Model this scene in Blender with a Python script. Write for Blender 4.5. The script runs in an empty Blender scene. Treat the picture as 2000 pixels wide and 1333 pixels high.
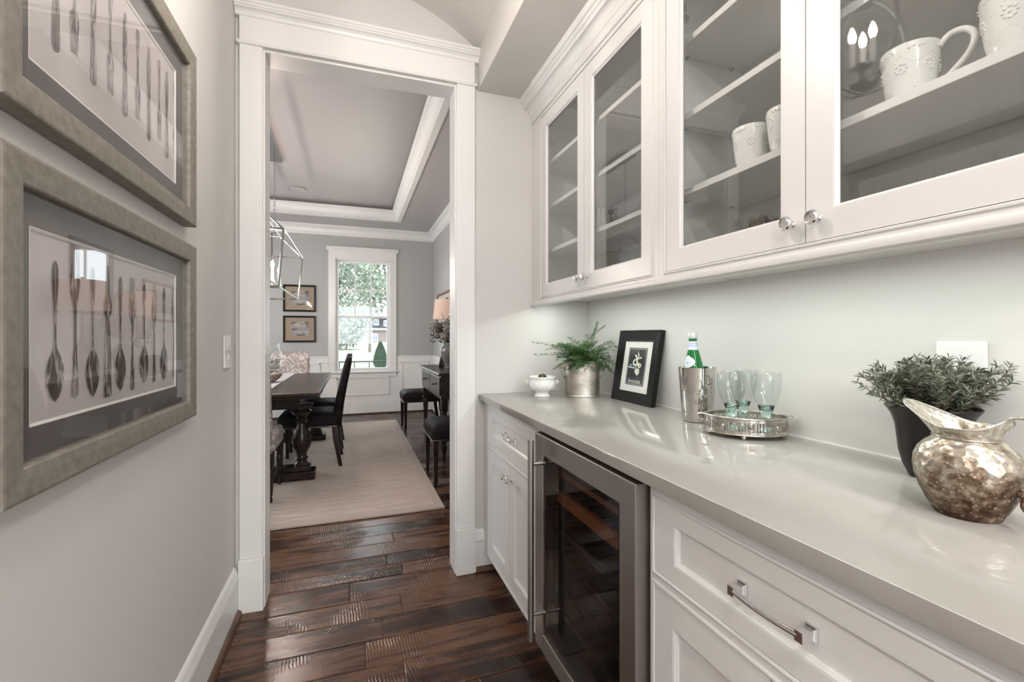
import bpy, bmesh, math, random
from math import sin, cos, pi, radians as R, sqrt
from mathutils import Vector, Matrix
random.seed(7)
sc = bpy.context.scene
COL = sc.collection
# ------------------------------------------------------------ camera, world, lights, exposure
H = 1.21
cam = bpy.data.cameras.new('camera'); cam.lens = 16.0; cam.sensor_width = 36; cam.sensor_fit = 'HORIZONTAL'
cam.shift_y = -9.5/2000; cam.clip_start = 0.02; cam.clip_end = 400
camo = bpy.data.objects.new('camera', cam); COL.objects.link(camo)
camo.location = (0, 0, H); camo.rotation_euler = (R(90), 0, -math.atan(310/889)); sc.camera = camo
w = bpy.data.worlds.new('world'); sc.world = w; w.use_nodes = True
w.node_tree.nodes['Background'].inputs[0].default_value = (0.88, 0.94, 1.0, 1)
w.node_tree.nodes['Background'].inputs[1].default_value = 6.0
vs = sc.view_settings; vs.view_transform = 'Standard'; vs.look = 'None'; vs.gamma = 1; vs.use_curve_mapping = False
vs.exposure = 0.0

def light(name, kind, loc, power, color=(1,1,1), size=0.1, sy=None, rot=(0,0,0), parent=None):
    l = bpy.data.lights.new(name, kind); l.energy = power; l.color = color
    if kind == 'AREA':
        l.shape = 'RECTANGLE' if sy else 'DISK'; l.size = size
        if sy: l.size_y = sy
    else: l.shadow_soft_size = size
    o = bpy.data.objects.new(name, l); COL.objects.link(o); o.location = loc; o.rotation_euler = rot
    return o
WARM = (1.0, 0.86, 0.74)
P_UNDER, P_KIT, P_FILL = 2.9, 74, 15
# the bulbs of pendant, chandelier and table lamps emit from their own meshes (strengths below)
L_PEND, L_CHAND, L_LAMP = 820, 1100, 5
PEND = (0.06, 1.17)
CHX = (-0.69, -0.85); CHY = (4.2, 4.6, 5.0)
# strips under the wall cabinets
light('under_cabinet_strip_light', 'AREA', (1.0, 1.70, 1.388), P_UNDER*.93, (0.90, 1.0, 0.93), 0.03, 1.0, (0, 0, 0))
light('under_cabinet_strip_light', 'AREA', (1.0, 0.69, 1.388), P_UNDER*.93, (0.90, 1.0, 0.93), 0.03, 0.92, (0, 0, 0))
# unseen fill lamps added behind the camera to brighten the pantry
for (x, y) in ((-1.2, -1.9), (0.9, -1.9), (-1.2, -3.1), (0.9, -3.1)):
    light('kitchen_fill_light', 'AREA', (x, y, 2.83), P_KIT, (1, .955, .92), 0.5)
light('pantry_fill_light', 'AREA', (.06, -.35, 2.84), P_FILL, (1, .955, .92), 0.12)  # extra fill lamp over the passage, added without a fixture

# added cool fill lamps outside the dining room's unseen left openings, facing in
for y in (3.85, 5.95):
    light('dining_side_fill', 'AREA', (-2.95, y, 1.55), 15, (.86, .93, 1.0), 1.7, 1.05, (0, R(-90), 0))

# ------------------------------------------------------------ materials
def nodes(name):
    m = bpy.data.materials.new(name); m.use_nodes = True
    nt = m.node_tree; b = nt.nodes['Principled BSDF']; return m, nt, b
def mat(name, col, rough=0.5, metal=0.0, spec=0.5, noise=0, nscale=8, bump=0, bscale=60, coat=0, emit=None, es=0, trans=0, ior=1.45, sheen=0):
    m, nt, b = nodes(name); N, L = nt.nodes, nt.links
    b.inputs['Base Color'].default_value = (*col, 1); b.inputs['Roughness'].default_value = rough
    b.inputs['Metallic'].default_value = metal; b.inputs['Specular IOR Level'].default_value = spec
    b.inputs['Coat Weight'].default_value = coat; b.inputs['IOR'].default_value = ior
    b.inputs['Transmission Weight'].default_value = trans
    if sheen: b.inputs['Sheen Weight'].default_value = sheen
    if emit: b.inputs['Emission Color'].default_value = (*emit, 1); b.inputs['Emission Strength'].default_value = es
    if noise or bump: tc = N.new('ShaderNodeTexCoord')
    if noise:
        n = N.new('ShaderNodeTexNoise'); n.inputs['Scale'].default_value = nscale; n.inputs['Detail'].default_value = 6
        L.new(tc.outputs['Object'], n.inputs['Vector'])
        r = N.new('ShaderNodeValToRGB'); r.color_ramp.elements[0].position = .3; r.color_ramp.elements[1].position = .7
        r.color_ramp.elements[0].color = (*[c*(1-noise) for c in col], 1); r.color_ramp.elements[1].color = (*[min(1, c*(1+noise)) for c in col], 1)
        L.new(n.outputs['Fac'], r.inputs[0]); L.new(r.outputs[0], b.inputs['Base Color'])
    if bump:
        n = N.new('ShaderNodeTexNoise'); n.inputs['Scale'].default_value = bscale; n.inputs['Detail'].default_value = 4
        L.new(tc.outputs['Object'], n.inputs['Vector'])
        bp = N.new('ShaderNodeBump'); bp.inputs['Strength'].default_value = bump; bp.inputs['Distance'].default_value = .01
        L.new(n.outputs['Fac'], bp.inputs['Height']); L.new(bp.outputs[0], b.inputs['Normal'])
    return m
def thin_glass(name, tint=(1,1,1), ior=1.5, gloss=1.0):
    m = bpy.data.materials.new(name); m.use_nodes = True; nt = m.node_tree; N, L = nt.nodes, nt.links
    N.remove(N['Principled BSDF']); out = N['Material Output']
    t = N.new('ShaderNodeBsdfTransparent'); t.inputs[0].default_value = (*tint, 1)
    g = N.new('ShaderNodeBsdfGlossy'); g.inputs['Roughness'].default_value = 0.0; g.inputs[0].default_value = (1,1,1,1)
    f = N.new('ShaderNodeFresnel'); ge = N.new('ShaderNodeNewGeometry')
    mr = N.new('ShaderNodeMapRange'); mr.inputs[3].default_value = ior; mr.inputs[4].default_value = 1/ior
    L.new(ge.outputs['Backfacing'], mr.inputs[0]); L.new(mr.outputs[0], f.inputs[0])   # same reflectance from either side of the pane
    mm = N.new('ShaderNodeMath'); mm.operation = 'MULTIPLY'; mm.inputs[1].default_value = gloss; mm.use_clamp = True
    mx = N.new('ShaderNodeMixShader'); L.new(f.outputs[0], mm.inputs[0]); L.new(mm.outputs[0], mx.inputs[0])
    L.new(t.outputs[0], mx.inputs[1]); L.new(g.outputs[0], mx.inputs[2]); L.new(mx.outputs[0], out.inputs[0])
    return m
def ramp_mat(name, cols, scale=(1,1,1), kind='noise', nscale=5, detail=6, rough=.5, metal=0, bump=0, dist=0, coord='Object', rand=False, roughvar=None):
    """cols: list of (pos, rgb)"""
    m, nt, b = nodes(name); N, L = nt.nodes, nt.links
    tc = N.new('ShaderNodeTexCoord'); mp = N.new('ShaderNodeMapping'); mp.inputs['Scale'].default_value = scale
    L.new(tc.outputs[coord], mp.inputs[0])
    if rand:
        oi = N.new('ShaderNodeObjectInfo'); vm = N.new('ShaderNodeMath'); vm.operation = 'MULTIPLY'; vm.inputs[1].default_value = 37
        L.new(oi.outputs['Random'], vm.inputs[0]); L.new(vm.outputs[0], mp.inputs['Location'])
    if kind == 'noise':
        n = N.new('ShaderNodeTexNoise'); n.inputs['Scale'].default_value = nscale; n.inputs['Detail'].default_value = detail; n.inputs['Distortion'].default_value = dist
        fac = n.outputs['Fac']
    elif kind == 'wave':
        n = N.new('ShaderNodeTexWave'); n.inputs['Scale'].default_value = nscale; n.inputs['Distortion'].default_value = dist; n.inputs['Detail'].default_value = detail
        fac = n.outputs['Fac']
    elif kind == 'voronoi':
        n = N.new('ShaderNodeTexVoronoi'); n.inputs['Scale'].default_value = nscale; fac = n.outputs['Distance']
    L.new(mp.outputs[0], n.inputs['Vector'])
    r = N.new('ShaderNodeValToRGB'); e = r.color_ramp.elements
    while len(e) < len(cols): e.new(.5)
    for i, (p, c) in enumerate(cols): e[i].position = p; e[i].color = (*c, 1)
    L.new(fac, r.inputs[0]); L.new(r.outputs[0], b.inputs['Base Color'])
    b.inputs['Roughness'].default_value = rough; b.inputs['Metallic'].default_value = metal
    if roughvar:
        mr = N.new('ShaderNodeMapRange'); mr.inputs[3].default_value = roughvar[0]; mr.inputs[4].default_value = roughvar[1]
        L.new(fac, mr.inputs[0]); L.new(mr.outputs[0], b.inputs['Roughness'])
    if bump:
        bp = N.new('ShaderNodeBump'); bp.inputs['Strength'].default_value = bump; bp.inputs['Distance'].default_value = .005
        L.new(fac, bp.inputs['Height']); L.new(bp.outputs[0], b.inputs['Normal'])
    return m

M = {}
M['wall'] = mat('warm greige wall paint', (.60,.58,.56), .55, bump=.03, bscale=250)
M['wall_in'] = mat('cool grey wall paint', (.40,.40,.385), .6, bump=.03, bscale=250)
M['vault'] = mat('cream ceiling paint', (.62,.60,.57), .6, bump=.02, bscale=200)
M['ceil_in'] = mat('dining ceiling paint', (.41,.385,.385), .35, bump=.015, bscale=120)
M['trim'] = mat('white trim paint', (.74,.73,.715), .32)
M['cab'] = mat('white cabinet paint', (.70,.69,.675), .33)
M['gap'] = mat('dark gap', (.05,.045,.04), .8)
M['black_in'] = mat('black cavity', (.008,.008,.008), .6)
M['chrome'] = mat('polished chrome', (.82,.82,.83), .08, 1)
M['hinge'] = mat('dull nickel', (.5,.5,.49), .35, 1)
M['switch'] = mat('white switch plastic', (.74,.735,.72), .3)
M['glass'] = thin_glass('clear glass pane', (.97,.98,.975), 1.5, 1.15)
M['glass_pic'] = thin_glass('picture glass', (.98,.98,.98), 1.5, .62)
M['glass_dark'] = thin_glass('tinted cooler glass', (.66,.61,.58), 1.5, .42)
M['white_cer'] = mat('white glazed ceramic', (.80,.79,.765), .16)
M['black_gloss'] = mat('black glazed pot', (.012,.010,.009), .33, spec=.35)
M['rubber'] = mat('dark soil', (.05,.04,.03), .9, bump=.8, bscale=90)
def brushed(name, col, sc_=(1,1,1), rough=.32):
    return ramp_mat(name, [(0,[c*.78 for c in col]),(1,col)], sc_, 'noise', 30, 3, rough, 1, bump=.05, roughvar=(rough-.06, rough+.1))
M['steel'] = brushed('brushed stainless steel', (.44,.41,.39), (1,12,.3))
M['steel_rod'] = brushed('satin steel rod', (.46,.44,.42), (8,8,.4), .38)
M['cooler'] = mat('polished wine cooler steel', (.66,.63,.60), .09, 1, noise=.08, nscale=20)
M['etch'] = mat('etched steel', (.30,.29,.27), .45, .8)
M['tin'] = ramp_mat('aged nickel tin', [(.25,(.26,.22,.17)),(.5,(.46,.42,.36)),(.8,(.58,.55,.49))], (1,1,1.6), 'noise', 14, 8, .3, .9, bump=.1, roughvar=(.5,.22))
M['silver'] = mat('tarnished silver', (.56,.52,.47), .24, 1, noise=.25, nscale=60)
def hammered():
    m, nt, b = nodes('hammered silver with brown patina'); N, L = nt.nodes, nt.links
    tc = N.new('ShaderNodeTexCoord')
    n1 = N.new('ShaderNodeTexNoise'); n1.inputs['Scale'].default_value = 42; n1.inputs['Detail'].default_value = 10; n1.inputs['Roughness'].default_value = .74; n1.inputs['Distortion'].default_value = .15
    n2 = N.new('ShaderNodeTexNoise'); n2.inputs['Scale'].default_value = 7; n2.inputs['Detail'].default_value = 3
    v = N.new('ShaderNodeTexVoronoi'); v.inputs['Scale'].default_value = 75
    v2 = N.new('ShaderNodeTexVoronoi'); v2.inputs['Scale'].default_value = 110
    for n in (n1, n2, v, v2): L.new(tc.outputs['Object'], n.inputs['Vector'])
    sep = N.new('ShaderNodeSeparateXYZ'); L.new(tc.outputs['Object'], sep.inputs[0])
    mr = N.new('ShaderNodeMapRange'); mr.inputs[1].default_value = 0; mr.inputs[2].default_value = .13; mr.inputs[3].default_value = -.12; mr.inputs[4].default_value = .10
    L.new(sep.outputs['Z'], mr.inputs[0])
    a = N.new('ShaderNodeMath'); a.operation = 'MULTIPLY_ADD'; a.inputs[1].default_value = .45
    L.new(n2.outputs['Fac'], a.inputs[0]); L.new(n1.outputs['Fac'], a.inputs[2])
    a2 = N.new('ShaderNodeMath'); L.new(a.outputs[0], a2.inputs[0]); L.new(mr.outputs[0], a2.inputs[1])
    r = N.new('ShaderNodeValToRGB'); e = r.color_ramp.elements; e.new(.5); e.new(.6)
    for i, (p, c) in enumerate([(.56,(.07,.035,.02)),(.68,(.20,.145,.10)),(.78,(.40,.355,.29)),(.92,(.60,.57,.50))]): e[i].position = p; e[i].color = (*c, 1)
    L.new(a2.outputs[0], r.inputs[0])
    # pale fish-scale flecks
    r2 = N.new('ShaderNodeValToRGB'); r2.color_ramp.elements[0].position = .16; r2.color_ramp.elements[0].color = (1,1,1,1); r2.color_ramp.elements[1].position = .26; r2.color_ramp.elements[1].color = (0,0,0,1)
    L.new(v2.outputs['Distance'], r2.inputs[0])
    mf = N.new('ShaderNodeMath'); mf.operation = 'MULTIPLY'; mf.inputs[1].default_value = .42; L.new(r2.outputs[0], mf.inputs[0])
    mx = N.new('ShaderNodeMixRGB'); L.new(mf.outputs[0], mx.inputs[0]); L.new(r.outputs[0], mx.inputs[1]); mx.inputs[2].default_value = (.66,.61,.53,1)
    L.new(mx.outputs[0], b.inputs['Base Color'])
    b.inputs['Metallic'].default_value = .72
    m3 = N.new('ShaderNodeMapRange'); m3.inputs[1].default_value = .55; m3.inputs[2].default_value = .9; m3.inputs[3].default_value = .5; m3.inputs[4].default_value = .2
    L.new(a2.outputs[0], m3.inputs[0]); L.new(m3.outputs[0], b.inputs['Roughness'])
    bp = N.new('ShaderNodeBump'); bp.inputs['Strength'].default_value = .75; bp.inputs['Distance'].default_value = .004
    L.new(v.outputs['Distance'], bp.inputs['Height']); L.new(bp.outputs[0], b.inputs['Normal'])
    return m
M['hammered'] = hammered()
M['quartz'] = ramp_mat('warm grey quartz', [(.3,(.285,.265,.245)),(.55,(.305,.288,.268)),(.75,(.33,.312,.292))], (1,1,1), 'noise', 3.5, 8, .055, 0, dist=.8)
M['frame_grey'] = ramp_mat('silver grey wood moulding', [(.3,(.175,.155,.128)),(.5,(.215,.193,.162)),(.7,(.25,.228,.195))], (1,1,1), 'noise', 55, 8, .5, .1, bump=.08)
M['mat_grey'] = mat('warm grey mat board', (.135,.122,.122), .7, noise=.06, nscale=5)
M['bevel'] = mat('white mat bevel', (.80,.78,.74), .6)
M['print'] = ramp_mat('pale mauve print paper', [(.35,(.50,.455,.45)),(.6,(.60,.555,.55))], (1,1,1), 'noise', 4, 8, .6)
def cut_mat(name, cs):
    return ramp_mat(name, [(0.0,cs[0]),(.38,cs[3]),(.46,cs[1]),(.51,cs[2]),(.56,cs[1]),(.64,cs[0])], (1,1,1), 'noise', 2.2, 4, .55, coord='Generated', rand=True, dist=.7)
M['ink_dark'] = cut_mat('sepia printed cutlery', [(.035,.022,.018),(.11,.08,.068),(.46,.42,.39),(.05,.035,.028)])
M['ink_pale'] = cut_mat('grey printed cutlery', [(.09,.075,.075),(.19,.165,.165),(.50,.46,.45),(.13,.11,.11)])
M['ink_line'] = mat('printed shadow line', (.36,.32,.31), .7)
M['black_frame'] = mat('black painted wood frame', (.009,.0085,.0085), .38, spec=.3)
M['mat_white'] = mat('ivory mat', (.72,.70,.66), .7)
M['charcoal'] = mat('charcoal print', (.028,.030,.034), .5)
M['ivory'] = mat('ivory print ink', (.70,.66,.54), .6)
M['gold'] = mat('gold print ink', (.45,.33,.16), .6)
M['grey_ink'] = mat('grey print ink', (.30,.30,.32), .6)
M['green_glass'] = mat('green bottle glass', (.05,.42,.14), .04, trans=.8, ior=1.45)
M['label_pale'] = mat('pale blue paper label', (.58,.60,.72), .5)
M['label_ink'] = mat('blue label ink', (.30,.33,.52), .5)
M['cap'] = mat('white bottle cap', (.62,.60,.60), .3, .3)
M['aqua'] = mat('aqua green thick glass', (.74,.93,.89), .02, trans=1, ior=1.45)
M['clear'] = thin_glass('clear drinking glass', (.982,.995,.990), 1.45, 1.0)
M['aquathin'] = thin_glass('aqua tinted glass', (.62,.86,.82), 1.45, 1.6)
M['fern'] = ramp_mat('fern green', [(.3,(.02,.06,.015)),(.5,(.06,.14,.035)),(.75,(.15,.24,.085))], (1,1,1), 'noise', 30, 3, .5)
M['rosemary'] = ramp_mat('rosemary green', [(.3,(.040,.047,.032)),(.5,(.10,.112,.078)),(.75,(.21,.22,.165))], (1,1,1), 'noise', 40, 3, .5)
M['twig'] = mat('brown twig', (.10,.065,.035), .8)
M['olive'] = mat('dark green lime skin', (.03,.045,.012), .3, bump=.1, bscale=200)
M['dark_wood'] = ramp_mat('espresso stained wood', [(.3,(.010,.007,.006)),(.7,(.030,.020,.016))], (1,.15,1), 'noise', 20, 6, .22)
M['table_wood'] = ramp_mat('espresso table top', [(.3,(.020,.014,.012)),(.7,(.045,.030,.025))], (1,.12,1), 'noise', 20, 6, .28)
M['velvet'] = ramp_mat('black brown velvet', [(.3,(.006,.005,.006)),(.7,(.018,.013,.013))], (1,1,1), 'noise', 12, 5, .6)
M['nail'] = mat('nickel nailhead', (.6,.57,.52), .25, 1)
M['damask'] = ramp_mat('beige damask upholstery', [(.44,(.30,.255,.235)),(.485,(.34,.30,.28)),(.50,(.62,.58,.55)),(.56,(.60,.56,.53)),(.575,(.33,.29,.27))], (1,1,1), 'noise', 7.5, 2, .7, dist=2.2)
M['linen'] = mat('white table runner', (.66,.63,.63), .8, bump=.2, bscale=300)
M['bowl_wood'] = mat('whitewashed wooden bowl', (.30,.24,.20), .6, noise=.2, nscale=20)
M['peel'] = mat('pale fruit', (.50,.42,.36), .6)
M['shade'] = None
M['lamp_base'] = mat('bronze lamp base', (.06,.045,.03), .35, .8)
M['wood_orange'] = ramp_mat('cherry wood frame', [(.3,(.14,.05,.02)),(.7,(.28,.12,.05))], (4,1,1), 'noise', 20, 5, .35)
M['mirror'] = mat('mirror', (.85,.88,.88), .02, 1)
M['vase_glass'] = mat('smoky glazed vase', (.13,.13,.12), .12, coat=.5)
M['hyd'] = ramp_mat('dried hydrangea', [(.3,(.10,.085,.08)),(.5,(.22,.20,.18)),(.7,(.38,.36,.31))], (1,1,1), 'noise', 60, 3, .8)
M['leaf_dark'] = mat('dark leaf', (.03,.04,.022), .6)
M['iron'] = mat('polished nickel bars', (.42,.42,.42), .16, 1)
M['satin'] = mat('satin nickel', (.62,.61,.59), .32, 1)
M['candle'] = mat('white candle sleeve', (.85,.83,.8), .4, emit=(1,.9,.8), es=1.0)
M['bulb'] = mat('lit chandelier bulb', (1,1,1), .3, emit=(1,.84,.74), es=L_CHAND)
M['bulb_pend'] = mat('lit pendant bulb', (1,1,1), .3, emit=(1,.91,.84), es=L_PEND)
M['bulb_lamp'] = mat('lit lamp bulb', (1,1,1), .3, emit=(1,.80,.66), es=L_LAMP)
M['led'] = mat('lit strip lens', (1,1,1), .3, emit=(.93,1,.93), es=4)
M['can_lens'] = mat('lit can lens', (1,1,1), .3, emit=(1,.93,.87), es=4)
M['tan_mat'] = mat('tan mat board', (.36,.28,.20), .8)
M['sketch'] = ramp_mat('etched landscape print', [(.40,(.12,.10,.10)),(.50,(.34,.30,.27)),(.58,(.48,.43,.38))], (1,1,2.4), 'noise', 6, 9, .7)
M['tray'] = M['silver']
for k_, v_ in (('velvet', .12), ('table_wood', .3), ('dark_wood', .35)): M[k_].node_tree.nodes['Principled BSDF'].inputs['Specular IOR Level'].default_value = v_
M['shelf_wood'] = ramp_mat('beech rack front', [(.3,(.42,.20,.09)),(.7,(.58,.30,.15))], (6,1,14), 'noise', 9, 5, .45)
M['jute'] = None
def jute(name, c0, c1, sx=(1,1,1)):
    m, nt, b = nodes(name); N, L = nt.nodes, nt.links
    tc = N.new('ShaderNodeTexCoord')
    wv = N.new('ShaderNodeTexWave'); wv.bands_direction = 'Y'; wv.inputs['Scale'].default_value = 38; wv.inputs['Distortion'].default_value = 1.2; wv.inputs['Detail'].default_value = 3; wv.inputs['Detail Scale'].default_value = 6
    n = N.new('ShaderNodeTexNoise'); n.inputs['Scale'].default_value = 90; n.inputs['Detail'].default_value = 4
    mp = N.new('ShaderNodeMapping'); mp.inputs['Scale'].default_value = (3, 26, 1)
    n2 = N.new('ShaderNodeTexNoise'); n2.inputs['Scale'].default_value = 1.4; n2.inputs['Detail'].default_value = 8; n2.inputs['Roughness'].default_value = .7
    L.new(tc.outputs['Object'], wv.inputs[0]); L.new(tc.outputs['Object'], n.inputs['Vector']); L.new(tc.outputs['Object'], mp.inputs[0]); L.new(mp.outputs[0], n2.inputs['Vector'])
    ad = N.new('ShaderNodeMath'); ad.operation = 'MULTIPLY'; L.new(wv.outputs['Fac'], ad.inputs[0]); L.new(n.outputs['Fac'], ad.inputs[1])
    r = N.new('ShaderNodeValToRGB'); r.color_ramp.elements[0].position = .33; r.color_ramp.elements[1].position = .66
    r.color_ramp.elements[0].color = (*c0, 1); r.color_ramp.elements[1].color = (*c1, 1)
    L.new(n2.outputs['Fac'], r.inputs[0])
    mx = N.new('ShaderNodeMixRGB'); mx.blend_type = 'MULTIPLY'; mx.inputs[0].default_value = .45
    r3 = N.new('ShaderNodeValToRGB'); r3.color_ramp.elements[0].color = (.55,.5,.45,1); r3.color_ramp.elements[1].position = .6
    L.new(ad.outputs[0], r3.inputs[0]); L.new(r.outputs[0], mx.inputs[1]); L.new(r3.outputs[0], mx.inputs[2]); L.new(mx.outputs[0], b.inputs['Base Color'])
    b.inputs['Roughness'].default_value = .9
    bp = N.new('ShaderNodeBump'); bp.inputs['Strength'].default_value = .5; bp.inputs['Distance'].default_value = .004
    L.new(ad.outputs[0], bp.inputs['Height']); L.new(bp.outputs[0], b.inputs['Normal'])
    return m
M['jute'] = jute('woven jute', (.44,.36,.30), (.66,.58,.51))
M['binding'] = mat('beige binding tape', (.44,.375,.325), .85, bump=.3, bscale=300)
def shade_mat():
    m = bpy.data.materials.new('peach linen shade'); m.use_nodes = True; nt = m.node_tree; N, L = nt.nodes, nt.links
    N.remove(N['Principled BSDF']); d = N.new('ShaderNodeBsdfDiffuse'); t = N.new('ShaderNodeBsdfTranslucent')
    d.inputs[0].default_value = (.80,.66,.57,1); t.inputs[0].default_value = (.85,.66,.54,1)
    mx = N.new('ShaderNodeMixShader'); L.new(d.outputs[0], mx.inputs[1]); L.new(t.outputs[0], mx.inputs[2]); L.new(mx.outputs[0], N['Material Output'].inputs[0])
    return m
M['shade'] = shade_mat()
def plank_mat():
    m, nt, b = nodes('hand scraped dark hickory'); N, L = nt.nodes, nt.links
    tc = N.new('ShaderNodeTexCoord'); oi = N.new('ShaderNodeObjectInfo')
    mp = N.new('ShaderNodeMapping'); mp.inputs['Scale'].default_value = (.9, 9, 1)
    rm = N.new('ShaderNodeMath'); rm.operation = 'MULTIPLY'; rm.inputs[1].default_value = 53; L.new(oi.outputs['Random'], rm.inputs[0])
    cb = N.new('ShaderNodeCombineXYZ'); L.new(rm.outputs[0], cb.inputs[0]); L.new(rm.outputs[0], cb.inputs[2])
    L.new(tc.outputs['Object'], mp.inputs[0]); L.new(cb.outputs[0], mp.inputs['Location'])
    n1 = N.new('ShaderNodeTexNoise'); n1.inputs['Scale'].default_value = 1.7; n1.inputs['Detail'].default_value = 9; n1.inputs['Roughness'].default_value = .62; n1.inputs['Distortion'].default_value = 1.0
    L.new(mp.outputs[0], n1.inputs['Vector'])
    mp3 = N.new('ShaderNodeMapping'); mp3.inputs['Scale'].default_value = (2, 5, 1); L.new(tc.outputs['Object'], mp3.inputs[0]); L.new(cb.outputs[0], mp3.inputs['Location'])
    n3 = N.new('ShaderNodeTexNoise'); n3.inputs['Scale'].default_value = 1.5; n3.inputs['Detail'].default_value = 4; L.new(mp3.outputs[0], n3.inputs['Vector'])
    ad = N.new('ShaderNodeMath'); ad.operation = 'MULTIPLY_ADD'; ad.inputs[1].default_value = .7; L.new(n3.outputs['Fac'], ad.inputs[0]); L.new(n1.outputs['Fac'], ad.inputs[2])
    ad2 = N.new('ShaderNodeMath'); ad2.operation = 'MULTIPLY_ADD'; ad2.inputs[1].default_value = .22; L.new(oi.outputs['Random'], ad2.inputs[0]); L.new(ad.outputs[0], ad2.inputs[2])
    r = N.new('ShaderNodeValToRGB'); e = r.color_ramp.elements; e.new(.5); e.new(.6)
    for i, (p, c) in enumerate([(.62,(.007,.0035,.003)),(.80,(.024,.0095,.006)),(.94,(.062,.026,.014)),(1.0,(.11,.053,.028))]): e[i].position = p; e[i].color = (*c, 1)
    L.new(ad2.outputs[0], r.inputs[0]); L.new(r.outputs[0], b.inputs['Base Color'])
    # scraped chatter marks: curved saw ripples in patches
    mp2 = N.new('ShaderNodeMapping'); mp2.inputs['Scale'].default_value = (1, 1, 1); L.new(tc.outputs['Object'], mp2.inputs[0]); L.new(cb.outputs[0], mp2.inputs['Location'])
    wv = N.new('ShaderNodeTexWave'); wv.wave_type = 'RINGS'; wv.rings_direction = 'Z'; wv.inputs['Scale'].default_value = 26; wv.inputs['Distortion'].default_value = 3; wv.inputs['Detail'].default_value = 2; wv.inputs['Detail Scale'].default_value = 1.2
    L.new(mp2.outputs[0], wv.inputs['Vector'])
    n4 = N.new('ShaderNodeTexNoise'); n4.inputs['Scale'].default_value = 3.2; n4.inputs['Detail'].default_value = 2; L.new(mp2.outputs[0], n4.inputs['Vector'])
    rr = N.new('ShaderNodeValToRGB'); rr.color_ramp.elements[0].position = .47; rr.color_ramp.elements[1].position = .60; L.new(n4.outputs['Fac'], rr.inputs[0])
    ml = N.new('ShaderNodeMath'); ml.operation = 'MULTIPLY'; L.new(wv.outputs['Fac'], ml.inputs[0]); L.new(rr.outputs[0], ml.inputs[1])
    b1 = N.new('ShaderNodeBump'); b1.inputs['Strength'].default_value = .7; b1.inputs['Distance'].default_value = .0015; L.new(ml.outputs[0], b1.inputs['Height'])
    b2 = N.new('ShaderNodeBump'); b2.inputs['Strength'].default_value = .22; b2.inputs['Distance'].default_value = .003; L.new(n1.outputs['Fac'], b2.inputs['Height']); L.new(b1.outputs[0], b2.inputs['Normal'])
    L.new(b2.outputs[0], b.inputs['Normal'])
    mr = N.new('ShaderNodeMapRange'); mr.inputs[3].default_value = .19; mr.inputs[4].default_value = .34; L.new(n3.outputs['Fac'], mr.inputs[0]); L.new(mr.outputs[0], b.inputs['Roughness'])
    b.inputs['Specular IOR Level'].default_value = .42
    return m
M['plank'] = plank_mat()
M['shoe'] = ramp_mat('brown shoe moulding', [(.3,(.05,.025,.015)),(.7,(.13,.07,.04))], (8,1,8), 'noise', 6, 5, .4)
M['grass'] = mat('lawn', (.24,.29,.21), .9, noise=.3, nscale=2)
M['leaf_a'] = mat('pale green leaves', (.33,.38,.32), .8, noise=.3, nscale=2)
M['leaf_b'] = mat('turning leaves', (.50,.42,.28), .8, noise=.3, nscale=2)
M['leaf_c'] = mat('dark evergreen needles', (.06,.10,.065), .8, noise=.3, nscale=8)
M['bark'] = mat('tree bark', (.14,.12,.10), .9)
M['siding'] = mat('dark house siding', (.06,.06,.075), .8)
M['brick'] = mat('pinkish brick', (.24,.19,.18), .85)
M['roof'] = mat('pale roof shingles', (.34,.34,.37), .8)
M['white_out'] = mat('white exterior trim', (.80,.80,.80), .6)
M['win_dark'] = mat('far window glass', (.2,.24,.28), .1)
M['black_iron'] = mat('black painted iron', (.02,.02,.022), .5)
M['potpourri'] = mat('brown dried pods', (.10,.065,.04), .8, noise=.6, nscale=60)
M['grey_cer'] = mat('grey ceramic', (.42,.41,.39), .5)

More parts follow.
